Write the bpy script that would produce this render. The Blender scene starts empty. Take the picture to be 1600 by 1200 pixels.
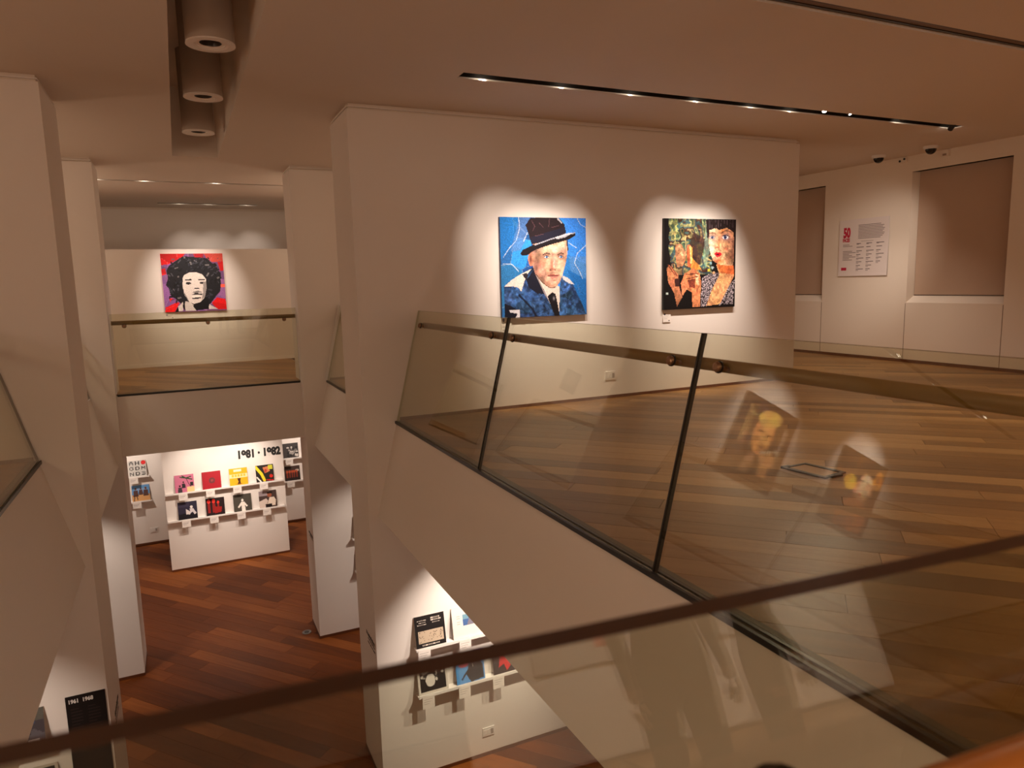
import bpy, bmesh, math, random
import numpy as np
from mathutils import Vector, Matrix

SC = bpy.context.scene
COL = SC.collection
PI = math.pi

# ------------------------------------------------------------------ camera
F_PX = 1110.0
PITCH, YAW, ROLL = .1412, -.4344, -.0258
CAM = Vector((0, 0, 1.5))
cy, sy, cp, sp = math.cos(YAW), math.sin(YAW), math.cos(PITCH), math.sin(PITCH)
fwd = Vector((-sy * cp, cy * cp, -sp))
r0 = Vector((cy, sy, 0))
u0 = r0.cross(fwd)
rgt = math.cos(ROLL) * r0 + math.sin(ROLL) * u0
upv = -math.sin(ROLL) * r0 + math.cos(ROLL) * u0
cd = bpy.data.cameras.new('camera')
cam = bpy.data.objects.new('camera', cd)
COL.objects.link(cam)
SC.camera = cam
cam.matrix_world = Matrix(((rgt.x, upv.x, -fwd.x, CAM.x), (rgt.y, upv.y, -fwd.y, CAM.y),
                           (rgt.z, upv.z, -fwd.z, CAM.z), (0, 0, 0, 1)))
cd.sensor_width = 36
cd.lens = 36 * F_PX / 1600
cd.clip_start = .02
cd.clip_end = 100
cd.dof.use_dof = True
cd.dof.focus_distance = 8.5
cd.dof.aperture_fstop = 4.0

# ------------------------------------------------------------------ world, exposure
w = bpy.data.worlds.new('world')
SC.world = w
w.use_nodes = True
w.node_tree.nodes['Background'].inputs[0].default_value = (.5, .3, .18, 1)
w.node_tree.nodes['Background'].inputs[1].default_value = .01
SC.view_settings.view_transform = 'Standard'
SC.view_settings.look = 'None'
SC.view_settings.gamma = 1
SC.view_settings.exposure = 0
SC.view_settings.use_curve_mapping = False
SC.cycles.max_bounces = 14
SC.cycles.diffuse_bounces = 9
SC.cycles.glossy_bounces = 6
SC.cycles.transparent_max_bounces = 24
SC.cycles.caustics_reflective = False
SC.cycles.caustics_refractive = False
SC.cycles.sample_clamp_indirect = 6
SC.cycles.use_denoising = True

# ------------------------------------------------------------------ lamps
WARM = (1.0, .83, .70)
GOLD = (1.0, .66, .36)


def spot(name, loc, to, watts, ang, blend=.6, col=WARM, rad=.03):
    l = bpy.data.lights.new(name, 'SPOT')
    l.energy = watts
    l.color = col
    l.spot_size = math.radians(ang)
    l.spot_blend = blend
    l.shadow_soft_size = rad
    o = bpy.data.objects.new(name, l)
    COL.objects.link(o)
    o.location = loc
    o.rotation_euler = (Vector(to) - Vector(loc)).to_track_quat('-Z', 'Y').to_euler()
    return o


ZC = 3.4      # ceiling of the upper level
ZS = -1.07    # ceiling of the lower level
ZL = -4.42    # floor of the lower level
GAL_SPOTS = [  # x of head, target, watts, cone
    (2.75, (3.8, 7.68, 1.45), 210, 48), (3.62, (4.0, 7.68, 1.3), 290, 50),
    (4.45, (4.2, 7.68, 1.4), 200, 48), (5.28, (6.1, 7.68, 1.45), 200, 48),
    (6.07, (6.35, 7.68, 1.3), 290, 50), (6.68, (6.5, 7.68, 1.4), 200, 48),
    (7.15, (5.2, 3.6, 0), 150, 70), (7.6, (8.6, 3.5, 0), 150, 70),
    (8.5, (11.1, 8.9, 1.8), 110, 42), (9.45, (11.1, 8.9, 1.6), 70, 46)]
for x, to, wt, a in GAL_SPOTS:
    spot('gallery_spot_lamp', (x, 6.42, 3.425 if to[2] > 0 and x < 8 else 3.375), to, wt, a, 1.0)
for x, to, wt, a in [(-2.0, (-3.0, 7.65, 1.7), 95, 42), (-3.4, (-2.9, 7.65, 1.7), 80, 42),
                     (-4.4, (-5.3, 7.65, 1.7), 95, 42), (-5.6, (-5.1, 7.65, 1.7), 80, 42)]:
    spot('west_room_spot_lamp', (x, 6.35, 3.36), to, wt * 4.5, a + 6, 1.0)
# lamps on the far bridge: on the portrait, and behind the partition on the back wall
for x, to, wt, a in [(-.35, (.25, 16.0, 1.55), 190, 48), (.8, (.4, 16.0, 1.5), 190, 48)]:
    spot('bridge_spot_lamp', (x, 14.1, 3.36), to, wt, a, 1.0)
for x in (.21, .79, 1.6):
    spot('back_wall_spot_lamp', (x, 17.52, 3.37), (x + .2, 18.35, 1.7), 26, 74, 1.0)
# lower level, lamps recessed in the slab soffit in front of each record wall
LOW = [((3.25, 6.35, ZS - .03), (2.9, 7.68, -2.8), 125, 64), ((4.3, 6.35, ZS - .03), (3.2, 7.68, -3.1), 85, 68),
       ((.6, 14.7, ZS - .03), (.55, 16.2, -2.6), 75, 76), ((1.3, 14.7, ZS - .03), (1.2, 16.2, -2.8), 50, 70),
       ((-1.75, 17.0, ZS - .03), (-1.35, 18.35, -2.6), 80, 62), ((2.9, 17.0, ZS - .03), (2.4, 18.35, -2.7), 90, 66),
       ((-.2, 14.7, ZS - .03), (-.2, 16.2, -2.9), 30, 70),
       ((3.55, 10.3, ZS - .03), (2.5, 11.7, -3.1), 60, 60), ((-2.2, 10.5, ZS - .03), (-1.5, 11.9, -3.1), 60, 60),
       ((-2.4, 6.2, ZS - .03), (-1.9, 7.65, -3.1), 55, 66)]
for loc, to, wt, a in LOW:
    spot('record_wall_lamp', loc, to, wt * 2.2, a + 2, .8)
# added fill spots over both floors, no fixtures; gold ones make the warm pool
for loc, wt, a in [((4.6, 4.4, 3.36), 90, 95), ((8.0, 4.4, 3.36), 140, 110), ((9.6, 8.2, 3.36), 160, 110),
                   ((5.2, .8, 3.36), 230, 80), ((8.6, .4, 3.36), 160, 110), ((5.6, 10.4, 3.36), 170, 110),
                   ((-3.6, 3.6, 3.36), 220, 110), ((-6.0, 1.2, 3.36), 180, 110), ((-3.0, 10.4, 3.36), 170, 110),
                   ((.4, 13.3, 3.36), 60, 110)]:
    spot('downlight_lamp', loc, (loc[0], loc[1], 0), wt, a, .9, GOLD if loc[1] < 1.5 and loc[0] > 4 else WARM, .08)
for loc, wt, a in [((3.6, 9.9, ZS - .03), 130, 120), ((-2.6, 9.8, ZS - .03), 130, 120), ((4.4, 3.6, ZS - .03), 110, 120),
                   ((-3.0, 3.6, ZS - .03), 130, 120), ((.4, 14.3, ZS - .03), 110, 110), ((4.6, 14.2, ZS - .03), 130, 120),
                   ((-3.2, 14.2, ZS - .03), 130, 120)]:
    spot('lower_downlight_lamp', loc, (loc[0], loc[1], ZL), wt, a, .9, WARM, .08)
for x in (1.4, 3.2, 4.6):
    spot('rear_wall_lamp', (x, -3.8, 3.36), (x, -5.2, 1.0), 330, 76, .8)

# added unseen fill lamps, no fixtures: behind the viewer, in the left room and under the near bridge
def soft(loc, watts, col=(1, .72, .50), rad=.35):
    l = bpy.data.lights.new('room_lamp', 'POINT')
    l.energy = watts * .66
    l.color = col
    l.shadow_soft_size = rad
    o = bpy.data.objects.new('room_lamp', l)
    COL.objects.link(o)
    o.location = loc


soft((.2, -2.4, 2.5), 120)
soft((6.2, -2.6, 2.3), 150, rad=.6)
soft((-4.4, 1.2, 2.2), 190)
soft((5.2, 10.0, 2.4), 60)
soft((-3.2, 10.0, 2.2), 60)
soft((.4, 14.6, 2.2) if False else (-2.6, 13.8, 2.2), 70)
soft((3.4, 13.8, 2.2), 70)
soft((.3, -.6, -2.4), 120)
soft((5.4, 3.0, -2.4), 60)
soft((-4.4, 4.4, -2.4), 60)
soft((-3.4, 14.0, -2.4), 50)
soft((4.6, 14.0, -2.4), 50)

# ------------------------------------------------------------------ helpers: materials
def s2l(c):
    return tuple(((v / 12.92) if v <= .04045 else ((v + .055) / 1.055) ** 2.4) for v in c)


def rgb(r, g, b):
    return s2l((r / 255, g / 255, b / 255))


def mat(name, col, rough=.6, metal=0, spec=.5, bump=0, bscale=60, var=0):
    m = bpy.data.materials.new(name)
    m.use_nodes = True
    nt = m.node_tree
    b = nt.nodes['Principled BSDF']
    b.inputs['Base Color'].default_value = (*col, 1)
    b.inputs['Roughness'].default_value = rough
    b.inputs['Metallic'].default_value = metal
    b.inputs['Specular IOR Level'].default_value = spec
    tc = nt.nodes.new('ShaderNodeTexCoord')
    if var:
        n = nt.nodes.new('ShaderNodeTexNoise')
        n.inputs['Scale'].default_value = 2.2
        n.inputs['Detail'].default_value = 5
        nt.links.new(tc.outputs['Object'], n.inputs['Vector'])
        mx = nt.nodes.new('ShaderNodeMix')
        mx.data_type = 'RGBA'
        mx.inputs['A'].default_value = (*[c * (1 - var) for c in col], 1)
        mx.inputs['B'].default_value = (*[min(1, c * (1 + var)) for c in col], 1)
        nt.links.new(n.outputs['Fac'], mx.inputs['Factor'])
        nt.links.new(mx.outputs['Result'], b.inputs['Base Color'])
    if bump:
        n = nt.nodes.new('ShaderNodeTexNoise')
        n.inputs['Scale'].default_value = bscale
        n.inputs['Detail'].default_value = 4
        nt.links.new(tc.outputs['Object'], n.inputs['Vector'])
        bp = nt.nodes.new('ShaderNodeBump')
        bp.inputs['Strength'].default_value = bump
        bp.inputs['Distance'].default_value = .01
        nt.links.new(n.outputs['Fac'], bp.inputs['Height'])
        nt.links.new(bp.outputs['Normal'], b.inputs['Normal'])
    return m


M_WALL = mat('wall_paint', (.80, .755, .715), .85, spec=.2, bump=.05, bscale=180, var=.012)
M_CEIL = mat('ceiling_paint', (.74, .67, .60), .9, spec=.15, bump=.04, bscale=180, var=.012)
M_EASTW = mat('warm_panel_paint', (.80, .72, .62), .8, spec=.2, bump=.03, bscale=160, var=.01)
M_SKIRT = mat('skirting_wood', rgb(96, 52, 26), .5, var=.15)
M_DARK = mat('black_metal', (.012, .011, .01), .4)
M_BLACKIN = mat('black_recess', (.028, .025, .022), .9, spec=.05)
M_CHAN = mat('channel_metal', rgb(88, 76, 52), .45, metal=.4)
M_SEAL = mat('black_seal', (.008, .007, .006), .35)
M_RAIL = mat('rail_wood', rgb(150, 118, 66), .38, var=.1)
M_RAIL2 = mat('rail_wood_near', rgb(196, 122, 48), .35, var=.1)
M_STEEL = mat('bracket_metal', rgb(150, 118, 92), .3, metal=.8)
M_WHITE = mat('white_plastic', (.78, .76, .73), .45)
M_CARD = mat('white_card', (.84, .82, .80), .7)
M_CAN = mat('can_paint', (.40, .33, .27), .7, var=.03)
M_RING = mat('can_ring', (.80, .74, .68), .5)
M_BLIND = mat('blind_fabric', rgb(188, 164, 144), .75, spec=.3, bump=.25, bscale=300, var=.06)
M_SHELF = mat('shelf_paint', (.84, .81, .78), .5)
M_INK = mat('black_ink', (.01, .01, .01), .6)
M_INKW = mat('white_ink', (.8, .78, .75), .6)
M_RED = mat('red_ink', rgb(190, 22, 60), .6)
M_GEDGE = mat('glass_edge', rgb(70, 60, 40), .2)
M_GEDGE2 = mat('glass_edge_brown', rgb(66, 44, 32), .3, spec=.25)
M_GPALE = mat('glass_edge_pale', rgb(190, 190, 165), .25)


def emis(name, col, s):
    m = bpy.data.materials.new(name)
    m.use_nodes = True
    nt = m.node_tree
    nt.nodes.clear()
    e = nt.nodes.new('ShaderNodeEmission')
    e.inputs[0].default_value = (*col, 1)
    e.inputs[1].default_value = s
    o = nt.nodes.new('ShaderNodeOutputMaterial')
    nt.links.new(e.outputs[0], o.inputs[0])
    return m


M_LENS = emis('lamp_lens', (1, .86, .7), 30)


def glass(name, tint):
    """thin laminated glass: a clear tinted sheet with a mirror reflection that grows towards grazing"""
    m = bpy.data.materials.new(name)
    m.use_nodes = True
    nt = m.node_tree
    nt.nodes.clear()
    o = nt.nodes.new('ShaderNodeOutputMaterial')
    t = nt.nodes.new('ShaderNodeBsdfTransparent')
    t.inputs[0].default_value = (*tint, 1)
    g = nt.nodes.new('ShaderNodeBsdfGlossy')
    g.inputs['Roughness'].default_value = 0
    g.inputs['Color'].default_value = (1, 1, 1, 1)
    lw = nt.nodes.new('ShaderNodeLayerWeight')
    lw.inputs['Blend'].default_value = .5
    p = nt.nodes.new('ShaderNodeMath')
    p.operation = 'POWER'
    p.inputs[1].default_value = 5
    nt.links.new(lw.outputs['Facing'], p.inputs[0])
    q = nt.nodes.new('ShaderNodeMath')
    q.operation = 'MULTIPLY_ADD'
    q.inputs[1].default_value = .95
    q.inputs[2].default_value = .055
    nt.links.new(p.outputs[0], q.inputs[0])
    mx = nt.nodes.new('ShaderNodeMixShader')
    nt.links.new(q.outputs[0], mx.inputs[0])
    nt.links.new(t.outputs[0], mx.inputs[1])
    nt.links.new(g.outputs[0], mx.inputs[2])
    nt.links.new(mx.outputs[0], o.inputs[0])
    return m


M_GLASS = glass('tinted_glass', (.90, .90, .82))
M_GLASSF = glass('tinted_glass_front', (.86, .87, .80))


def wood(name, dark, mid, light, angle, rough, spec=.35):
    m = bpy.data.materials.new(name)
    m.use_nodes = True
    nt = m.node_tree
    b = nt.nodes['Principled BSDF']
    b.inputs['Roughness'].default_value = rough
    b.inputs['Specular IOR Level'].default_value = spec
    at = nt.nodes.new('ShaderNodeAttribute')
    at.attribute_name = 'tone'
    tc = nt.nodes.new('ShaderNodeTexCoord')
    mp = nt.nodes.new('ShaderNodeMapping')
    mp.vector_type = 'TEXTURE'
    mp.inputs['Rotation'].default_value = (0, 0, angle)
    nt.links.new(tc.outputs['Object'], mp.inputs['Vector'])
    ad = nt.nodes.new('ShaderNodeVectorMath')
    ad.operation = 'MULTIPLY_ADD'
    ad.inputs[1].default_value = (.9, 13, 1)
    nt.links.new(mp.outputs[0], ad.inputs[0])
    cb = nt.nodes.new('ShaderNodeMath')
    cb.operation = 'MULTIPLY'
    cb.inputs[1].default_value = 97
    nt.links.new(at.outputs['Fac'], cb.inputs[0])
    cx = nt.nodes.new('ShaderNodeCombineXYZ')
    nt.links.new(cb.outputs[0], cx.inputs[0])
    nt.links.new(cb.outputs[0], cx.inputs[2])
    nt.links.new(cx.outputs[0], ad.inputs[2])
    n1 = nt.nodes.new('ShaderNodeTexNoise')
    n1.inputs['Scale'].default_value = 1.3
    n1.inputs['Detail'].default_value = 7
    n1.inputs['Roughness'].default_value = .62
    n1.inputs['Distortion'].default_value = .6
    nt.links.new(ad.outputs[0], n1.inputs['Vector'])
    n2 = nt.nodes.new('ShaderNodeTexNoise')
    n2.inputs['Scale'].default_value = 6
    n2.inputs['Detail'].default_value = 4
    nt.links.new(ad.outputs[0], n2.inputs['Vector'])
    s = nt.nodes.new('ShaderNodeMath')
    s.operation = 'MULTIPLY_ADD'
    s.inputs[1].default_value = .55
    nt.links.new(at.outputs['Fac'], s.inputs[0])
    s2 = nt.nodes.new('ShaderNodeMath')
    s2.operation = 'MULTIPLY_ADD'
    s2.inputs[1].default_value = .55
    s2.inputs[2].default_value = -.12
    nt.links.new(n1.outputs['Fac'], s2.inputs[0])
    nt.links.new(s2.outputs[0], s.inputs[2])
    s3 = nt.nodes.new('ShaderNodeMath')
    s3.operation = 'MULTIPLY_ADD'
    s3.inputs[1].default_value = .14
    nt.links.new(n2.outputs['Fac'], s3.inputs[0])
    nt.links.new(s.outputs[0], s3.inputs[2])
    r = nt.nodes.new('ShaderNodeValToRGB')
    r.color_ramp.elements[0].position = .12
    r.color_ramp.elements[0].color = (*dark, 1)
    r.color_ramp.elements[1].position = .9
    r.color_ramp.elements[1].color = (*light, 1)
    e = r.color_ramp.elements.new(.5)
    e.color = (*mid, 1)
    nt.links.new(s3.outputs[0], r.inputs[0])
    nt.links.new(r.outputs[0], b.inputs['Base Color'])
    bp = nt.nodes.new('ShaderNodeBump')
    bp.inputs['Strength'].default_value = .12
    bp.inputs['Distance'].default_value = .004
    nt.links.new(n1.outputs['Fac'], bp.inputs['Height'])
    nt.links.new(bp.outputs[0], b.inputs['Normal'])
    return m


A_UP, A_LO = math.radians(-47), math.radians(-50)
M_WOOD_UP = wood('oak_upper', rgb(106, 72, 38), rgb(148, 106, 60), rgb(184, 140, 88), A_UP, .38)
M_WOOD_LO = wood('oak_lower', rgb(86, 42, 14), rgb(120, 64, 24), rgb(156, 92, 42), A_LO, .5, .18)

m = bpy.data.materials.new('printed_surface')
m.use_nodes = True
_b = m.node_tree.nodes['Principled BSDF']
_a = m.node_tree.nodes.new('ShaderNodeAttribute')
_a.attribute_name = 'print'
m.node_tree.links.new(_a.outputs['Color'], _b.inputs['Base Color'])
_b.inputs['Roughness'].default_value = .5
_b.inputs['Specular IOR Level'].default_value = .3
M_PRINT = m


# ------------------------------------------------------------------ helpers: geometry
def link(name, verts, faces, mats, parent=None, midx=None, smooth=False):
    me = bpy.data.meshes.new(name)
    me.from_pydata([tuple(v) for v in verts], [], faces)
    for q in (mats if isinstance(mats, (list, tuple)) else [mats]):
        me.materials.append(q)
    if midx is not None:
        me.polygons.foreach_set('material_index', midx)
    if smooth:
        me.polygons.foreach_set('use_smooth', [True] * len(me.polygons))
    me.update()
    o = bpy.data.objects.new(name, me)
    COL.objects.link(o)
    if parent is not None:
        o.parent = parent
        o.matrix_parent_inverse = parent.matrix_world.inverted()
    return o


class MB:
    def __init__(s):
        s.v, s.f, s.m = [], [], []

    def box(s, a, b, mi=0):
        x0, y0, z0 = a
        x1, y1, z1 = b
        n = len(s.v)
        s.v += [(x0, y0, z0), (x1, y0, z0), (x1, y1, z0), (x0, y1, z0), (x0, y0, z1), (x1, y0, z1), (x1, y1, z1), (x0, y1, z1)]
        s.f += [tuple(n + i for i in q) for q in ((0, 3, 2, 1), (4, 5, 6, 7), (0, 1, 5, 4), (1, 2, 6, 5), (2, 3, 7, 6), (3, 0, 4, 7))]
        s.m += [mi] * 6
        return s

    def prism(s, poly, d, mi=0, mside=None):
        """poly: list of 3-D points, d: extrusion vector"""
        n, k = len(s.v), len(poly)
        d = Vector(d)
        s.v += [tuple(p) for p in poly] + [tuple(Vector(p) + d) for p in poly]
        s.f.append(tuple(n + i for i in range(k))[::-1])
        s.f.append(tuple(n + k + i for i in range(k)))
        s.m += [mi, mi]
        for i in range(k):
            j = (i + 1) % k
            s.f.append((n + i, n + j, n + k + j, n + k + i))
            s.m.append(mi if mside is None else mside)
        return s

    def tube(s, a, b, r, seg=16, mi=0, cap=True, r2=None, flat=1.0):
        a, b = Vector(a), Vector(b)
        r2 = r if r2 is None else r2
        d = (b - a).normalized()
        q = d.orthogonal().normalized() if abs(d.z) > .99 else d.cross(Vector((0, 0, 1))).normalized()
        t = d.cross(q)
        n = len(s.v)
        for P, R in ((a, r), (b, r2)):
            for i in range(seg):
                c = 2 * PI * i / seg
                s.v.append(tuple(P + R * (math.cos(c) * q * flat + math.sin(c) * t)))
        for i in range(seg):
            j = (i + 1) % seg
            s.f.append((n + i, n + j, n + seg + j, n + seg + i))
            s.m.append(mi)
        if cap:
            s.f.append(tuple(n + i for i in range(seg))[::-1])
            s.f.append(tuple(n + seg + i for i in range(seg)))
            s.m += [mi, mi]
        return s

    def lathe(s, c, prof, seg=32, mi=0):
        """profile of (radius, z) about a vertical axis at c"""
        n = len(s.v)
        for r, z in prof:
            for i in range(seg):
                a = 2 * PI * i / seg
                s.v.append((c[0] + r * math.cos(a), c[1] + r * math.sin(a), c[2] + z))
        for k in range(len(prof) - 1):
            for i in range(seg):
                j = (i + 1) % seg
                s.f.append((n + k * seg + i, n + k * seg + j, n + (k + 1) * seg + j, n + (k + 1) * seg + i))
                s.m.append(mi)
        return s

    def build(s, name, mats, parent=None, smooth=False):
        return link(name, s.v, s.f, mats, parent, s.m, smooth)


def empty(name, loc):
    o = bpy.data.objects.new(name, None)
    o.empty_display_size = .1
    o.location = loc
    COL.objects.link(o)
    o.matrix_world = Matrix.Translation(Vector(loc))
    return o


def tag(o, label, cat, group=None):
    o['label'] = label
    o['category'] = cat
    if group:
        o['group'] = group
    return o


def struct(o, label=None):
    o['kind'] = 'structure'
    if label:
        o['label'] = label
    return o


def holed(mb, u0, u1, v0, v1, holes, fn, t):
    """a slab over u,v with rectangular holes; fn(u,v,d) -> point, t thickness along d"""
    us = sorted({u0, u1, *[h[0] for h in holes], *[h[1] for h in holes]})
    vs = sorted({v0, v1, *[h[2] for h in holes], *[h[3] for h in holes]})

    def solid(i, j):
        if i < 0 or j < 0 or i >= len(us) - 1 or j >= len(vs) - 1:
            return False
        a, b = (us[i] + us[i + 1]) / 2, (vs[j] + vs[j + 1]) / 2
        return not any(h[0] < a < h[1] and h[2] < b < h[3] for h in holes)
    idx = {}

    def P(i, j, d):
        k = (i, j, d)
        if k not in idx:
            idx[k] = len(mb.v)
            mb.v.append(tuple(fn(us[i], vs[j], d * t)))
        return idx[k]
    for i in range(len(us) - 1):
        for j in range(len(vs) - 1):
            if not solid(i, j):
                continue
            fs = [(P(i, j, 0), P(i + 1, j, 0), P(i + 1, j + 1, 0), P(i, j + 1, 0)),
                  (P(i, j, 1), P(i, j + 1, 1), P(i + 1, j + 1, 1), P(i + 1, j, 1))]
            for (a, b), (e, g) in (((-1, 0), ((i, j), (i, j + 1))), ((1, 0), ((i + 1, j + 1), (i + 1, j))),
                                   ((0, -1), ((i + 1, j), (i, j))), ((0, 1), ((i, j + 1), (i + 1, j + 1)))):
                if not solid(i + a, j + b):
                    fs.append((P(*e, 0), P(*g, 0), P(*g, 1), P(*e, 1)))
            mb.f += fs
            mb.m += [0] * len(fs)
    return mb


# ------------------------------------------------------------------ ceiling with its slots and the coffer
SLOT = (2.52, 9.62, 6.30, 6.475)
SLOT2 = (3.4, 10.9, 3.88, 4.03)
SLOT3 = (-1.25, 2.0, 14.04, 14.16)
SLOT4 = (-.22, 1.82, 17.40, 17.62)
COFF = (.10, .70, 3.0, 11.42)
SLOTW = (-6.5, -1.6, 6.28, 6.42)
mb = MB()
holed(mb, -8.5, 11.6, -9.0, 18.6, [SLOT, SLOT2, SLOT3, SLOT4, COFF, SLOTW], lambda u, v, d: (u, v, ZC + d), .014)
ceiling = struct(mb.build('ceiling', [M_CEIL]), 'plain pale ceiling of the upper level with slots')
for nm, (a, b, c, d), h, mt in (('slot_lining', SLOT, .18, M_BLACKIN), ('slot_lining', SLOT2, .10, M_CEIL), ('slot_lining', SLOT3, .15, M_BLACKIN),
                                ('slot_lining', SLOT4, .15, M_BLACKIN), ('slot_lining', SLOTW, .15, M_BLACKIN)):
    mb = MB()
    mb.box((a - .02, c - .02, ZC + h), (b + .02, d + .02, ZC + h + .02))
    if h > 0:
        mb.box((a - .02, c - .02, ZC + .014), (b + .02, c, ZC + h))
        mb.box((a - .02, c, ZC + .014), (a, d, ZC + h))
        mb.box((b, c, ZC + .014), (b + .02, d, ZC + h))
        mb.box((a - .02, d, ZC + .014), (b + .02, d + .02, ZC + h))
    TRIM = globals().get('TRIM', 1) + 1
    struct(mb.build('trim_%d' % TRIM, [mt]), 'lining of a narrow ceiling slot')
a, b, c, d = COFF
mb = MB()
mb.box((a - .03, c - .03, ZC + .014), (a, d + .03, ZC + .95)).box((b, c - .03, ZC + .014), (b + .03, d + .03, ZC + .95))
mb.box((a, c - .03, ZC + .014), (b, c, ZC + .95)).box((a, d, ZC + .014), (b, d + .03, ZC + .95))
mb.box((a - .03, c - .03, ZC + .95), (b + .03, d + .03, ZC + .98))
struct(mb.build('trim_1', [M_CEIL]), 'deep coffer in the ceiling over the void')  # sides and top of the coffer recess above the ceiling sheet
# twin black profiles of the near slot
for y in (3.895, 3.985):
    MB().box((3.4, y, ZC + .015), (10.9, y + .028, ZC + .05)).build('track_profile', [M_DARK], ceiling)
MB().box((3.4, 3.925, ZC + .02), (10.9, 3.983, ZC + .03)).build('track_cover', [mat('grey_profile', rgb(110, 84, 64), .5)], ceiling)


# ------------------------------------------------------------------ slabs (upper floor plate) and lower floor
def slab(poly, y0, y1, name, label):
    mb = MB()
    mb.prism([(x, y0, z) for x, z in poly], (0, y1 - y0, 0))
    return struct(mb.build(name, [M_WALL]), label)


K = .25
right_slab = slab([(2.12, -.022), (11.6, -.022), (11.6, ZS), (2.12 + K * ZS, ZS)], -9.0, 18.6, 'wall_void_right', 'sloping plastered floor edge right of the void')
left_slab = slab([(-1.27, -.022), (-1.27 - K * ZS, ZS), (-8.5, ZS), (-8.5, -.022)], -9.0, 18.6, 'wall_void_left', 'sloping plastered floor edge left of the void')
mb = MB()
mb.box((-1.29, 11.97, -.945), (2.14, 18.6, -.022))
bridge_slab = struct(mb.build('wall_bridge_far', [M_WALL]), 'pale plastered edge of the far bridge')
mb = MB()
mb.prism([(-1.3, -9.0, -.022), (-1.3, -9.0, ZS), (-1.3, .22, ZS), (-1.3, .22, -.022)], (3.45, 0, 0))
near_slab = struct(mb.build('wall_bridge_near', [M_WALL]), 'pale plastered edge of the near bridge')
for nm, x0, x1, x2, x3 in (('slot_mark', 1.86, 1.865, 0, 0),):
    pass
lower = struct(MB().box((-8.5, -9.0, ZL - .2), (11.6, 18.6, ZL - .022)).build('floor', [M_SKIRT]), 'reddish brown oak plank floor of the lower level')
upper = struct(MB().box((2.16, -8.9, -.030), (11.3, 18.4, -.021)).build('floor', [M_SKIRT]), 'honey oak plank floor right of the void')
bridge = struct(MB().box((-1.24, 12.0, -.030), (2.10, 18.4, -.021)).build('floor', [M_SKIRT]), 'oak plank floor of the far bridge')
west = struct(MB().box((-8.4, -8.9, -.030), (-1.31, 18.4, -.021)).build('floor', [M_SKIRT]), 'oak plank floor left of the void')
near = struct(MB().box((-1.3, -8.9, -.030), (2.15, .20, -.021)).build('floor', [M_SKIRT]), 'oak plank floor behind the nearest glass balustrade')


def clip(poly, rect):
    x0, x1, y0, y1 = rect
    for ax, lim, sgn in ((0, x0, 1), (0, x1, -1), (1, y0, 1), (1, y1, -1)):
        out = []
        for i in range(len(poly)):
            p, q = poly[i], poly[(i + 1) % len(poly)]
            dp, dq = sgn * (p[ax] - lim), sgn * (q[ax] - lim)
            if dp >= 0:
                out.append(p)
            if (dp >= 0) != (dq >= 0):
                t = dp / (dp - dq)
                out.append((p[0] + t * (q[0] - p[0]), p[1] + t * (q[1] - p[1])))
        poly = out
        if len(poly) < 3:
            return []
    return poly


def area(poly):
    return abs(sum(p[0] * q[1] - q[0] * p[1] for p, q in zip(poly, poly[1:] + poly[:1]))) / 2


def to_px(P):
    d = Vector(P) - CAM
    z = d.dot(fwd)
    if z < .05:
        return None
    return 800 + F_PX * d.dot(rgt) / z, 600 - F_PX * d.dot(upv) / z, z


def seen(x, y, z):
    """can the photograph show this point of a floor?"""
    q = to_px((x, y, z))
    if q is None or not (-60 < q[0] < 1660 and -60 < q[1] < 1260):
        return False

    def at_y(Y):
        t = Y / y
        return (x * t, CAM.z + (z - CAM.z) * t)
    if y > 7.7:
        X, Z = at_y(7.7)
        if X < -.94 or (1.75 < X < 8.14):
            return False
    if y > 11.9:
        X, Z = at_y(11.9)
        if X < -.9 or (1.74 < X < 3.5):
            return False
    if z < -1:
        t = CAM.z / (CAM.z - z)
        X = x * t
        if X > 2.12 or X < -1.27:
            return False
        t = (CAM.z - ZS) / (CAM.z - z)
        if x * t > 1.9 or x * t < -1.05:
            return False
    return True


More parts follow.
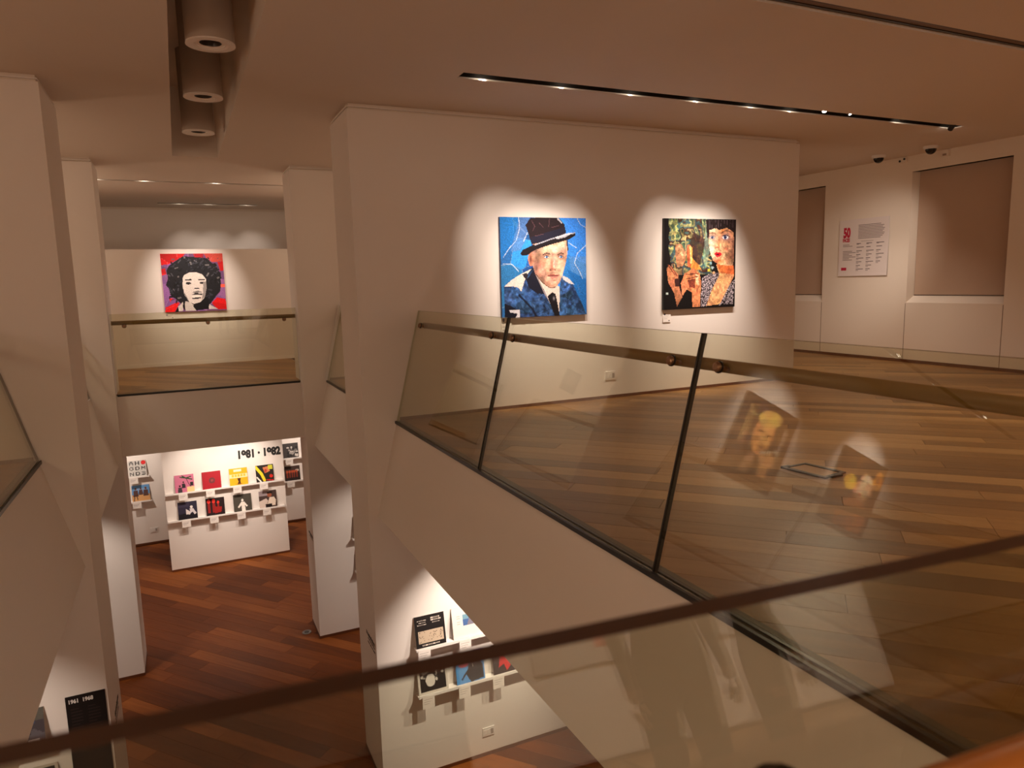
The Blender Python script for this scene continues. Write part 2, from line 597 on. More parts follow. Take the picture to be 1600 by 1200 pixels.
def planks(floor, rect, ang, zt, wid, ln, mt, seed, limit=300):
    rnd = random.Random(seed)
    ca, sa = math.cos(ang), math.sin(ang)
    cs = [(x * ca + y * sa, -x * sa + y * ca) for x in rect[:2] for y in rect[2:]]
    a0, a1 = min(c[0] for c in cs), max(c[0] for c in cs)
    b0, b1 = min(c[1] for c in cs), max(c[1] for c in cs)
    out = []
    g = .0016
    r = b0
    while r < b1:
        s = a0 - rnd.random() * ln
        while s < a1:
            L = ln * rnd.uniform(.7, 1.25)
            P = [(s + g, r + g), (s + L - g, r + g), (s + L - g, r + wid - g), (s + g, r + wid - g)]
            P = [(u * ca - v * sa, u * sa + v * ca) for u, v in P]
            P = clip(P, rect)
            s += L
            if P and area(P) > .002:
                x = sum(p[0] for p in P) / len(P)
                y = sum(p[1] for p in P) / len(P)
                pts = [(x, y)] + P
                vis = any(seen(p[0], p[1], zt) for p in pts)
                q = to_px((x, y, zt))
                sc = area(P) / (q[2] ** 3) if (vis and q) else (1e-3 * area(P) if vis else -1)
                out.append((sc, P, rnd.random()))
        r += wid
    out.sort(key=lambda t: -t[0])
    rest = MB()
    tones = []
    n = 0
    for sc, P, tone in out:
        if sc > 0 and n < limit:
            n += 1
            mb = MB().prism([(x, y, zt - .02) for x, y in P], (0, 0, .02 - tone * .0006))
            o = mb.build('plank', [mt], floor)
            at = o.data.attributes.new('tone', 'FLOAT', 'FACE')
            at.data.foreach_set('value', [tone] * len(o.data.polygons))
        else:
            k = len(rest.f)
            rest.prism([(x, y, zt - .02) for x, y in P], (0, 0, .02))
            tones += [tone] * (len(rest.f) - k)
    if rest.f:
        o = rest.build('planks_out_of_view' if False else 'plank_field', [mt], floor)
        at = o.data.attributes.new('tone', 'FLOAT', 'FACE')
        at.data.foreach_set('value', tones)
        o['kind'] = 'stuff'


planks(upper, (2.20, 11.28, -8.9, 18.3), A_UP, 0, .205, 2.2, M_WOOD_UP, 3)
planks(bridge, (-1.24, 2.12, 12.02, 18.3), A_UP, 0, .205, 2.2, M_WOOD_UP, 4)
planks(west, (-8.4, -1.35, -8.9, 18.3), A_UP, 0, .205, 2.2, M_WOOD_UP, 5)
planks(near, (-1.3, 2.15, -8.9, .17), A_UP, 0, .205, 2.2, M_WOOD_UP, 6)
planks(lower, (-8.4, 11.3, -8.9, 18.3), A_LO, ZL, .235, 2.3, M_WOOD_LO, 7)


# ------------------------------------------------------------------ walls
def fin(name, x0, x1, y0, y1, label, base_up=None):
    """a pier wall through both levels, its head set back under the ceiling and a brown skirting at each floor"""
    mb = MB()
    mb.box((x0, y0, ZL), (x1, y1, ZC - .062))
    o = struct(mb.build(name, [M_WALL]), label)
    MB().box((x0 + .025, y0 + .035, ZC - .062), (x1 - .025, y1 - .02, ZC)).build('shadow_gap', [M_CEIL], o)
    MB().box((x0 + .008, y0 + .012, ZC - .038), (x1 - .008, y1 - .01, ZC - .026)).build('gap_bead', [M_WALL], o)
    bx0, bx1 = (x0, x1) if base_up is None else base_up
    MB().box((bx0, y0 - .006, 0), (bx1, y0, .036)).build('skirting', [M_SKIRT], o)
    MB().box((x0 - .004, y0 - .006, ZL), (x1 + .004, y0, ZL + .045)).build('skirting', [M_SKIRT], o)
    MB().box((x0 - .006 if x0 > 1 else x1, y0, ZL), (x0 if x0 > 1 else x1 + .006, y1, ZL + .045)).build('skirting', [M_SKIRT], o)
    return o


w_r1 = fin('wall_right', 1.75, 8.14, 7.68, 8.56, 'large pale pier wall with two paintings', (2.16, 8.14))
w_l1 = fin('wall_left', -8.4, -.94, 7.60, 8.60, 'pale pier wall at the left edge', (-8.4, -1.31))
w_r2 = fin('wall_right_far', 1.73, 8.14, 11.76, 12.50, 'second pale pier wall right of the void', (2.16, 8.14))
w_l2 = fin('wall_left_far', -8.4, -.94, 11.87, 12.62, 'second pale pier wall left of the void', (-8.4, -1.31))
wall_back = struct(MB().box((-8.4, 18.35, ZL), (11.3, 18.6, ZC - .05)).build('wall_back', [M_WALL]), 'back wall behind the far partitions')
MB().box((-8.4, 18.39, ZC - .05), (11.3, 18.6, ZC)).build('shadow_gap', [M_CEIL], wall_back)
MB().box((-8.4, 18.344, ZL), (11.3, 18.35, ZL + .05)).build('skirting', [M_SKIRT], wall_back)
part_up = struct(MB().box((-3.3, 16.02, .06), (4.2, 16.16, 2.345)).build('wall_partition_upper', [M_WALL]), 'pale partition on the far bridge with portrait')
MB().box((-3.3, 16.008, .0), (4.2, 16.02, .075)).build('baseboard', [M_SHELF], part_up)
MB().box((-3.28, 16.03, .0), (4.18, 16.15, .06)).build('skirting', [M_SKIRT], part_up)
part_lo = struct(MB().box((-.575, 16.2, ZL + .045), (1.845, 16.36, -1.09)).build('wall_partition_lower', [M_WALL]), 'white record partition on the lower level')
MB().box((-.57, 16.196, ZL), (1.84, 16.35, ZL + .045)).build('skirting', [M_SKIRT], part_lo)
wall_west = struct(MB().box((-8.7, -9.0, ZL), (-8.4, 18.6, ZC)).build('wall_west', [M_WALL]), 'outer wall of the left room')
wall_rear = struct(MB().box((-8.4, -9.2, ZL), (11.3, -8.9, ZC)).build('wall_rear', [M_WALL]), 'wall behind the viewer')
MB().box((-8.4, -8.9, 0), (11.3, -8.894, .04)).build('skirting', [M_SKIRT], wall_rear)
part_rear = struct(MB().box((.95, -5.34, .04), (4.95, -5.2, 3.1)).build('wall_partition_rear', [M_WALL]), 'pale partition with text panels behind the viewer')
MB().box((.96, -5.33, 0), (4.94, -5.21, .04)).build('skirting', [M_SKIRT], part_rear)

# right-hand wall with two splayed window niches
N1, N2 = (6.52, 8.09, 1.005, 3.14), (9.83, 11.4, 1.005, 3.14)
mb = MB()
holed(mb, -9.0, 18.6, -.03, ZC, [N1, N2], lambda u, v, d: (11.1 + d, u, v), .25)
wall_e = struct(mb.build('wall_east', [M_EASTW]), 'warm pale panelled wall at the right')
MB().box((11.1, -9.0, ZL), (11.35, 18.6, -.03)).build('wall_lower_part', [M_WALL], wall_e)
MB().box((11.09, -8.9, 0), (11.1, 18.3, .05)).build('skirting', [M_SKIRT], wall_e)
for y in (6.52, 8.10, 9.83):
    MB().box((11.0985, y - .004, .05), (11.101, y + .004, .99)).build('panel_joint', [mat('joint', rgb(110, 84, 60), .8)], wall_e)
for i, (y0, y1, z0, z1) in enumerate((N1, N2)):
    o = empty('window_%d' % (i + 1), (11.1, (y0 + y1) / 2, z0))
    struct(o, 'shaded window niche nearest the right edge' if i == 0 else 'narrow visible window niche beside the painting wall')
    iy0, iy1, iz0, iz1 = y0 + .0, y1 - .05, z0 + .115, z1 - .0
    X1 = 11.22
    mb = MB()
    A = [(11.101, y0, z0), (11.101, y1, z0), (11.101, y1, z1), (11.101, y0, z1)]
    B = [(X1, iy0, iz0), (X1, iy1, iz0), (X1, iy1, iz1), (X1, iy0, iz1)]
    n = len(mb.v)
    mb.v += A + B
    for k in range(4):
        j = (k + 1) % 4
        mb.f.append((k, j, 4 + j, 4 + k))
        mb.m.append(0)
    mb.build('reveal', [M_EASTW], o)
    MB().box((X1 - .004, iy0 + .005, iz0 - .0), (X1 + .012, iy1 - .005, iz1)).build('roller_blind', [M_BLIND], o)
    MB().box((X1 - .008, iy0 + .005, iz0 + .0), (X1 - .004, iy1 - .005, iz0 + .014)).build('hem_bar', [mat('hem', rgb(90, 80, 74), .5)], o)
    MB().box((11.34, y0 - .1, z0 - .1), (11.40, y1 + .1, z1 + .1)).build('window_backing', [M_BLIND], o)


# ------------------------------------------------------------------ painter: flat print as vertex colours
class Art:
    def __init__(s, n, m, bg):
        s.n, s.m = n, m
        s.a = np.empty((m, n, 3))
        s.a[:] = np.array(bg) / 255
        s.u, s.v = np.meshgrid((np.arange(n) + .5) / n, (np.arange(m) + .5) / m)

    def put(s, mask, col, al=1):
        c = np.array(col) / 255
        s.a[mask] = s.a[mask] * (1 - al) + c * al
        return s

    def poly(s, pts, col, al=1):
        ins = np.zeros(s.u.shape, bool)
        k = len(pts)
        for i in range(k):
            (x0, y0), (x1, y1) = pts[i], pts[(i + 1) % k]
            if y0 == y1:
                continue
            c = ((y0 > s.v) != (y1 > s.v)) & (s.u < (x1 - x0) * (s.v - y0) / (y1 - y0) + x0)
            ins ^= c
        return s.put(ins, col, al)

    def ell(s, cx, cy, rx, ry, col, rot=0, al=1):
        c, d = math.cos(rot), math.sin(rot)
        x, y = s.u - cx, s.v - cy
        p, q = (x * c + y * d) / rx, (-x * d + y * c) / ry
        return s.put(p * p + q * q < 1, col, al)

    def line(s, pts, w, col, al=1):
        mk = np.zeros(s.u.shape, bool)
        for (x0, y0), (x1, y1) in zip(pts, pts[1:]):
            dx, dy = x1 - x0, y1 - y0
            t = np.clip(((s.u - x0) * dx + (s.v - y0) * dy) / (dx * dx + dy * dy + 1e-9), 0, 1)
            mk |= (s.u - x0 - t * dx) ** 2 + (s.v - y0 - t * dy) ** 2 < (w / 2) ** 2
        return s.put(mk, col, al)

    def soft(s, cx, cy, rx, ry, col, al=.7, rot=0, sel=None):
        c, d = math.cos(rot), math.sin(rot)
        x, y = s.u - cx, s.v - cy
        p, q = (x * c + y * d) / rx, (-x * d + y * c) / ry
        k = al * np.exp(-(p * p + q * q))
        if sel is not None:
            k = k * sel
        s.a = s.a * (1 - k[..., None]) + np.array(col) / 255 * k[..., None]
        return s

    def rough(s, sel, amt, cells, seed, sx=1.0):
        t = 1 + amt * (vnoise(s.n, s.m, cells, seed) * 2 - 1) + amt * .6 * (vnoise(s.n, s.m, cells * 2, seed + 1) * 2 - 1)
        s.a[sel] = (s.a * t[..., None])[sel]
        return s

    def rect(s, x0, y0, x1, y1, col, al=1):
        return s.put((s.u >= x0) & (s.u < x1) & (s.v >= y0) & (s.v < y1), col, al)

    def shards(s, cells, amt, seed, edge=0, sel=None, hue=.25):
        """torn-paper facets: every cell gets its own slight tone; thin seams between"""
        r = np.random.RandomState(seed)
        P = r.rand(cells, 2)
        d = np.full(s.u.shape, 9.)
        d2 = d.copy()
        idx = np.zeros(s.u.shape, int)
        for i, (x, y) in enumerate(P):
            q = (s.u - x) ** 2 + (s.v - y) ** 2
            m1 = q < d
            d2 = np.where(m1, d, np.minimum(d2, q))
            d = np.where(m1, q, d)
            idx[m1] = i
        tone = 1 + amt * (r.rand(cells) * 2 - 1)
        tint = 1 + amt * hue * (r.rand(cells, 3) * 2 - 1)
        f = tone[idx][..., None] * tint[idx]
        k = np.ones(s.u.shape, bool) if sel is None else sel
        s.a[k] = (s.a * f)[k]
        if edge:
            e = (np.sqrt(d2) - np.sqrt(d) < edge) & k & (r.rand(cells)[idx] > .5)
            s.a[e] = s.a[e] * .6 + .4 * .85
        return s

    def grain(s, amt, seed):
        r = np.random.RandomState(seed)
        s.a *= (1 + amt * (r.rand(s.m, s.n, 1) * 2 - 1))
        return s


FONT = {'0': '757', '1': '262', }
GLYPH = {
    'A': ('01110', '10001', '11111', '10001', '10001'), 'B': ('11110', '10001', '11110', '10001', '11110'),
    'D': ('11110', '10001', '10001', '10001', '11110'), 'E': ('11111', '10000', '11110', '10000', '11111'),
    'G': ('01111', '10000', '10011', '10001', '01110'), 'H': ('10001', '10001', '11111', '10001', '10001'),
    'L': ('10000', '10000', '10000', '10000', '11111'), 'M': ('10001', '11011', '10101', '10001', '10001'),
    'N': ('10001', '11001', '10101', '10011', '10001'), 'O': ('01110', '10001', '10001', '10001', '01110'),
    '3': ('11110', '00001', '01110', '00001', '11110'), 'I': ('11111', '00100', '00100', '00100', '11111')}


def glyph(a, ch, x, y, w, h, col):
    for j, row in enumerate(GLYPH[ch]):
        for i, c in enumerate(row):
            if c == '1':
                a.rect(x + i * w / 5, y + j * h / 5, x + (i + 1) * w / 5 + .004, y + (j + 1) * h / 5 + .004, col)


def panel(name, art, w, h, t, side, parent=None):
    """a board standing in the XZ plane, front towards -Y with the print on it; origin at the bottom centre of its back"""
    n, m = art.n, art.m
    xs = np.linspace(-w / 2, w / 2, n + 1)
    zs = np.linspace(h, 0, m + 1)
    X, Z = np.meshgrid(xs, zs)
    V = np.stack([X.ravel(), np.full(X.size, -t), Z.ravel()], 1)
    i, j = np.meshgrid(np.arange(n), np.arange(m))
    k = (j * (n + 1) + i).ravel()
    Fq = np.stack([k, k + n + 1, k + n + 2, k + 1], 1)
    cols = art.a.reshape(-1, 3)
    N = len(V)
    bx = np.array([(-w / 2, 0, 0), (w / 2, 0, 0), (w / 2, 0, h), (-w / 2, 0, h), (-w / 2, -t, 0), (w / 2, -t, 0), (w / 2, -t, h), (-w / 2, -t, h)])
    fb = np.array([(0, 3, 2, 1)[::-1], (0, 1, 5, 4), (1, 2, 6, 5), (2, 3, 7, 6), (3, 0, 4, 7)]) + N
    V = np.concatenate([V, bx])
    Fq = np.concatenate([Fq, fb])
    me = bpy.data.meshes.new(name)
    me.vertices.add(len(V))
    me.vertices.foreach_set('co', V.astype('f').ravel())
    me.loops.add(len(Fq) * 4)
    me.loops.foreach_set('vertex_index', Fq.astype('i').ravel())
    me.polygons.add(len(Fq))
    me.polygons.foreach_set('loop_start', np.arange(0, len(Fq) * 4, 4, dtype='i'))
    me.update(calc_edges=True)
    c = np.clip(np.concatenate([cols, np.tile(np.array(side) / 255, (5, 1))]), 0, 1)
    c = np.where(c <= .04045, c / 12.92, ((c + .055) / 1.055) ** 2.4)
    at = me.color_attributes.new('print', 'FLOAT_COLOR', 'CORNER')
    cc = np.repeat(np.concatenate([c, np.ones((len(c), 1))], 1), 4, axis=0)
    at.data.foreach_set('color', cc.astype('f').ravel())
    me.materials.append(M_PRINT)
    o = bpy.data.objects.new(name, me)
    COL.objects.link(o)
    if parent:
        o.parent = parent
    return o


def vnoise(n, m, cells, seed):
    r = np.random.RandomState(seed)
    g = r.rand(cells + 2, cells + 2)
    x = np.linspace(0, cells, n, endpoint=False)
    y = np.linspace(0, cells, m, endpoint=False)
    xi, yi = x.astype(int), y.astype(int)
    fx, fy = (x - xi), (y - yi)[:, None]
    a = g[np.ix_(yi, xi)] * (1 - fx) + g[np.ix_(yi, xi + 1)] * fx
    b = g[np.ix_(yi + 1, xi)] * (1 - fx) + g[np.ix_(yi + 1, xi + 1)] * fx
    return a * (1 - fy) + b * fy


def art_hat():
    a = Art(140, 140, (42, 112, 190))

    def T(pts):
        return [((x - 240) / 812, (y - 120) / 915) for x, y in pts]
    a.shards(16, .28, 5, .006)
    a.poly(T([(240, 120), (410, 120), (400, 330), (240, 500)]), (30, 120, 205), .7)
    a.poly(T([(420, 120), (520, 120), (470, 330), (420, 420), (330, 430)]), (92, 128, 190), .7)
    a.poly(T([(880, 480), (1060, 480), (1060, 700), (900, 620)]), (92, 140, 205), .6)
    a.poly(T([(860, 600), (1060, 700), (1060, 1030), (980, 900)]), (24, 96, 175), .7)
    for L in ([(412, 120), (418, 220), (385, 330), (320, 400), (265, 480)], [(965, 120), (1000, 180), (1050, 205)],
              [(1055, 370), (965, 450), (935, 540), (985, 620), (1015, 690)], [(260, 540), (340, 545), (400, 610)],
              [(490, 260), (450, 340)], [(880, 350), (960, 400)]):
        a.line(T(L), .008, (205, 215, 235), .8)
    a.grain(.10, 3)
    # jacket
    q0 = a.a.copy()
    a.poly(T([(262, 750), (330, 690), (430, 630), (530, 575), (600, 640), (700, 800), (790, 1040), (790, 1050), (262, 1050)]), (46, 76, 122))
    a.poly(T([(780, 1040), (780, 800), (810, 655), (880, 690), (930, 770), (1000, 920), (1050, 1030), (1050, 1050)]), (50, 84, 132))
    jk = np.abs(a.a - q0).sum(-1) > .02
    a.shards(120, .22, 8, sel=jk)
    a.rough(jk, .45, 34, 11)
    r = random.Random(40)
    for i in range(46):
        x, y = r.uniform(280, 1010), r.uniform(740, 1035)
        if 640 < x < 800:
            continue
        a.line(T([(x, y), (x + r.uniform(-40, 40), y + r.uniform(10, 50))]), r.choice([.004, .006]), r.choice([(120, 146, 186), (14, 22, 46), (14, 22, 46), (84, 112, 158)]), .6)
    a.poly(T([(900, 760), (960, 840), (1040, 1030), (960, 1030), (930, 900)]), (26, 46, 84), .5)
    a.line(T([(400, 830), (520, 960), (560, 1040)]), .022, (14, 18, 34), .8)
    a.poly(T([(262, 750), (330, 690), (430, 630), (520, 590), (470, 650), (440, 740), (420, 800), (395, 760), (330, 745)]), (222, 212, 205))
    a.poly(T([(810, 655), (870, 680), (930, 745), (880, 735), (820, 695)]), (205, 205, 210))
    a.poly(T([(430, 640), (470, 625), (490, 650), (470, 690)]), (40, 36, 44))
    a.poly(T([(470, 690), (540, 600), (590, 680), (640, 830), (560, 815), (490, 760)]), (24, 26, 42))
    a.poly(T([(262, 900), (330, 930), (400, 980), (410, 1050), (262, 1050)]), (16, 20, 36))
    a.poly(T([(305, 960), (400, 960), (405, 1045), (360, 1040), (380, 1000), (310, 985)]), (205, 205, 212))
    # shirt and tie
    a.poly(T([(560, 640), (640, 800), (720, 990), (780, 1040), (785, 760), (700, 720)]), (222, 208, 198))
    a.poly(T([(665, 850), (715, 810), (745, 830), (755, 880), (785, 1040), (735, 1040), (700, 940)]), (22, 20, 26))
    a.soft(*T([(728, 870)])[0], .012, .02, (190, 186, 190), .8)
    a.line(T([(565, 650), (600, 730), (655, 850)]), .012, (150, 140, 140))
    # neck, head
    q0 = a.a.copy()
    a.poly(T([(520, 440), (532, 560), (556, 640), (600, 700), (650, 750), (700, 772), (745, 765), (790, 720), (820, 640), (850, 540), (868, 440), (862, 320), (540, 340)]), (214, 166, 140))
    face = np.abs(a.a - q0).sum(-1) > .02
    P_ = lambda x, y: T([(x, y)])[0]
    a.ell(*P_(517, 495), .032, .078, (196, 130, 104))
    a.soft(*P_(515, 500), .014, .04, (96, 52, 44), .9)
    a.soft(*P_(560, 560), .05, .17, (112, 76, 68), .75, .15, face)      # shaded cheek side
    a.soft(*P_(590, 470), .05, .08, (150, 108, 90), .6, 0, face)
    a.soft(*P_(570, 400), .05, .05, (140, 110, 100), .6, 0, face)
    a.soft(*P_(740, 400), .13, .05, (238, 208, 184), .8, -.1, face)     # lit forehead
    a.soft(*P_(800, 570), .05, .07, (236, 200, 176), .7, 0, face)
    a.soft(*P_(620, 560), .05, .05, (206, 128, 112), .7, 0, face)       # ruddy cheek
    a.soft(*P_(690, 735), .07, .025, (176, 118, 98), .7, 0, face)
    a.soft(*P_(740, 715), .04, .02, (232, 190, 166), .7, 0, face)
    a.soft(*P_(620, 680), .03, .06, (130, 88, 76), .7, -.4, face)
    a.soft(*P_(852, 430), .012, .10, (150, 110, 96), .6, 0, face)
    a.soft(*P_(715, 540), .020, .075, (176, 100, 84), .85)              # nose side
    a.soft(*P_(738, 545), .014, .07, (240, 206, 184), .8)
    a.soft(*P_(722, 596), .030, .012, (150, 84, 72), .8)
    a.soft(*P_(700, 604), .010, .008, (70, 34, 30), .9)
    a.soft(*P_(745, 602), .008, .007, (80, 40, 36), .8)
    a.soft(*P_(720, 632), .035, .010, (150, 104, 90), .7)
    a.rough(face, .16, 30, 21)
    a.shards(150, .08, 4, sel=face)
    for ex, w_ in ((664, .036), (803, .032)):
        a.soft(*P_(ex, 470), w_ * 1.3, .030, (128, 86, 78), .75)
        a.line(T([(ex - w_ * 812 * 1.1, 462), (ex, 446), (ex + w_ * 812 * 1.1, 456)]), .013, (78, 54, 46), .85)
        a.ell(*P_(ex, 482), w_ * .72, .0105, (206, 208, 216))
        a.ell(*P_(ex + 2, 481), .013, .0115, (70, 108, 156))
        a.ell(*P_(ex + 2, 481), .005, .005, (16, 18, 26))
        a.line(T([(ex - w_ * 812 * .8, 478), (ex, 470), (ex + w_ * 812 * .8, 478)]), .005, (46, 30, 28))
    a.poly(T([(668, 652), (712, 642), (735, 646), (782, 652), (740, 664), (690, 664)]), (158, 84, 76))
    a.poly(T([(688, 664), (778, 658), (752, 684), (712, 686)]), (206, 134, 122))
    a.line(T([(668, 656), (725, 662), (785, 655)]), .006, (84, 38, 36))
    a.soft(*P_(735, 700), .03, .008, (140, 92, 80), .7)
    a.line(T([(650, 600), (655, 640), (640, 670)]), .006, (126, 80, 70), .7)
    a.line(T([(690, 420), (800, 405)]), .004, (190, 150, 130), .7)
    a.line(T([(560, 640), (620, 715), (690, 770), (750, 766)]), .008, (90, 60, 52), .8)
    # hat
    a.poly(T([(420, 450), (440, 415), (540, 370), (680, 330), (840, 285), (950, 250), (945, 285), (880, 320), (700, 370), (560, 415), (480, 465), (430, 465)]), (26, 22, 28))
    a.poly(T([(525, 365), (500, 270), (473, 190), (520, 125), (700, 118), (790, 122), (840, 180), (858, 260), (800, 300), (680, 335)]), (34, 24, 30))
    a.poly(T([(520, 300), (840, 205), (856, 255), (690, 325), (530, 362)]), (30, 30, 48))
    a.line(T([(560, 370), (700, 320), (860, 275), (945, 258)]), .012, (190, 195, 210), .8)
    a.poly(T([(750, 300), (860, 262), (930, 255), (850, 300), (770, 318)]), (206, 210, 222), .8)
    a.line(T([(780, 130), (815, 165)]), .018, (205, 208, 220), .8)
    for L in ([(530, 150), (560, 200), (540, 240)], [(600, 170), (640, 210)], [(700, 130), (690, 200)], [(560, 290), (640, 270)], [(720, 210), (790, 190)]):
        a.line(T(L), .007, (96, 66, 74), .8)
    a.line(T([(868, 330), (870, 420)]), .014, (50, 36, 34))
    return a.grain(.07, 9)


def art_duo():
    a = Art(120, 126, (16, 14, 16))

    def T(pts):
        return [((x - 112) / 674, (y - 132) / 840) for x, y in pts]
    N = vnoise(120, 126, 16, 2)
    N2 = vnoise(120, 126, 26, 12)
    bgm = (a.v < .62) & (a.u < .66) & (a.u > .05 + .06 * N)
    pal = np.array([(40, 52, 48), (74, 92, 72), (132, 132, 88), (58, 84, 88), (66, 44, 36), (140, 124, 88), (34, 50, 46)]) / 255
    ix = np.clip((N * .5 + N2 * .5) * 9 - 1, 0, 6).astype(int)
    a.a[bgm] = pal[ix][bgm]
    a.poly(T([(112, 132), (150, 132), (150, 330), (120, 520), (112, 700)]), (18, 16, 20))
    a.poly(T([(380, 250), (500, 330), (440, 560), (330, 560), (330, 400)]), (58, 34, 30), .75)
    a.poly(T([(500, 140), (530, 140), (530, 440), (500, 600), (470, 520)]), (120, 150, 130), .7)
    a.shards(200, .22, 3, sel=bgm)
    # sequined dress
    a.poly(T([(460, 680), (560, 640), (640, 640), (560, 800), (520, 955), (455, 960)]), (88, 78, 88))
    a.poly(T([(785, 700), (700, 800), (630, 950), (768, 942)]), (70, 62, 70))
    m = (a.v > .62) & (a.u > .5) & (np.abs(a.a[..., 0] - .31) < .06)
    rr = np.random.RandomState(6).rand(*a.u.shape)
    a.put(m & (rr > .62), (190, 180, 190)).put(m & (rr < .4), (20, 16, 20))
    # small figure in profile and hands
    a.poly(T([(215, 360), (270, 370), (300, 430), (310, 500), (280, 570), (230, 580), (215, 480)]), (176, 122, 88))
    a.poly(T([(250, 380), (290, 420), (300, 470), (262, 470)]), (205, 160, 120))
    a.poly(T([(325, 400), (345, 372), (368, 400), (372, 500), (430, 560), (455, 600), (380, 620), (330, 560)]), (205, 134, 62))
    a.line(T([(338, 390), (340, 560)]), .05, (196, 96, 60))
    a.line(T([(352, 390), (356, 540)]), .022, (230, 170, 110))
    a.poly(T([(135, 590), (160, 560), (200, 600), (240, 650), (250, 760), (280, 860), (232, 945), (205, 820), (150, 720)]), (186, 120, 86))
    a.poly(T([(205, 690), (250, 680), (250, 760), (215, 760)]), (60, 34, 34))
    a.poly(T([(300, 640), (380, 590), (440, 640), (455, 720), (448, 960), (375, 962), (370, 820), (320, 790), (280, 850), (265, 730)]), (206, 128, 86))
    a.poly(T([(395, 640), (430, 660), (440, 760), (410, 740)]), (238, 190, 150))
    a.poly(T([(330, 700), (400, 690), (400, 780), (345, 770)]), (120, 58, 44))
    for L in ([(150, 560), (210, 650)], [(180, 570), (230, 660)], [(310, 650), (430, 640)], [(320, 690), (420, 670)]):
        a.line(T(L), .012, (120, 60, 46))
    a.line(T([(302, 290), (312, 470)]), .010, (214, 196, 140))
    a.line(T([(205, 250), (212, 350)]), .010, (196, 176, 120))
    # woman: arm, neck, face
    a.poly(T([(600, 560), (775, 570), (772, 680), (640, 940), (505, 955), (560, 800), (630, 660)]), (222, 160, 112))
    a.poly(T([(600, 560), (775, 570), (772, 660), (640, 640)]), (212, 108, 60))
    q0 = a.a.copy()
    a.poly(T([(520, 240), (560, 200), (640, 185), (760, 220), (775, 400), (770, 520), (760, 572), (690, 570), (620, 560), (565, 520), (540, 450), (522, 360)]), (226, 176, 138))
    fc = np.abs(a.a - q0).sum(-1) > .02
    P_ = lambda x, y: T([(x, y)])[0]
    a.soft(*P_(700, 300), .10, .10, (214, 132, 76), .7, 0, fc)
    a.soft(*P_(560, 400), .05, .10, (240, 206, 176), .8, 0, fc)
    a.soft(*P_(735, 490), .08, .10, (110, 72, 52), .85, 0, fc)
    a.soft(*P_(770, 400), .04, .14, (96, 60, 46), .8, 0, fc)
    a.soft(*P_(620, 530), .07, .03, (206, 104, 58), .8, 0, fc)
    a.soft(*P_(655, 250), .03, .05, (226, 130, 60), .7, .4, fc)
    a.soft(*P_(690, 410), .03, .02, (196, 90, 70), .7, 0, fc)
    a.soft(*P_(600, 340), .018, .07, (236, 190, 150), .8)
    a.soft(*P_(622, 350), .012, .06, (186, 104, 64), .8)
    a.soft(*P_(606, 398), .026, .010, (150, 74, 52), .8)
    a.poly(T([(495, 140), (785, 134), (782, 600), (768, 610), (772, 260), (700, 212), (620, 232), (585, 215), (530, 235), (522, 330), (505, 300)]), (34, 24, 26))
    for i in range(30):
        x = 500 + i * 9.5
        a.line(T([(x, 138), (x + (i % 5 - 2) * 4, 205 + (i * 7) % 26)]), .005, ((96, 82, 90), (14, 10, 14), (60, 46, 50))[i % 3], .85)
    arm = (a.a[..., 0] > .45) & (a.a[..., 0] > a.a[..., 2] * 1.3)
    a.rough(arm, .22, 40, 5)
    a.shards(230, .12, 14, sel=arm)
    a.soft(*P_(556, 300), .055, .030, (96, 84, 96), .8)
    a.ell(*P_(556, 304), .036, .014, (168, 166, 184))
    a.ell(*P_(556, 304), .017, .015, (50, 60, 86))
    a.soft(*P_(690, 300), .075, .045, (92, 84, 118), .75)
    a.ell(*P_(684, 304), .046, .020, (228, 222, 228))
    a.ell(*P_(682, 303), .021, .020, (56, 66, 110))
    a.ell(*P_(682, 303), .009, .009, (12, 10, 18))
    a.line(T([(650, 292), (684, 281), (724, 296)]), .009, (34, 22, 26))
    a.line(T([(640, 262), (690, 236), (740, 250)]), .010, (70, 38, 34), .9)
    a.line(T([(530, 268), (560, 258), (590, 268)]), .009, (90, 56, 46), .9)
    a.poly(T([(575, 458), (600, 440), (614, 446), (628, 440), (652, 462), (630, 488), (600, 490)]), (190, 26, 42))
    a.ell(*P_(612, 464), .024, .007, (84, 8, 20))
    a.soft(*P_(608, 480), .012, .005, (236, 120, 120), .7)
    for c, x, y in (((205, 186, 60), 528, 612), ((120, 160, 170), 545, 548), ((150, 170, 175), 562, 590), ((180, 196, 190), 140, 822), ((190, 150, 110), 575, 640)):
        a.ell(*T([(x, y)])[0], .02, .016, c)
    return a.grain(.12, 5)


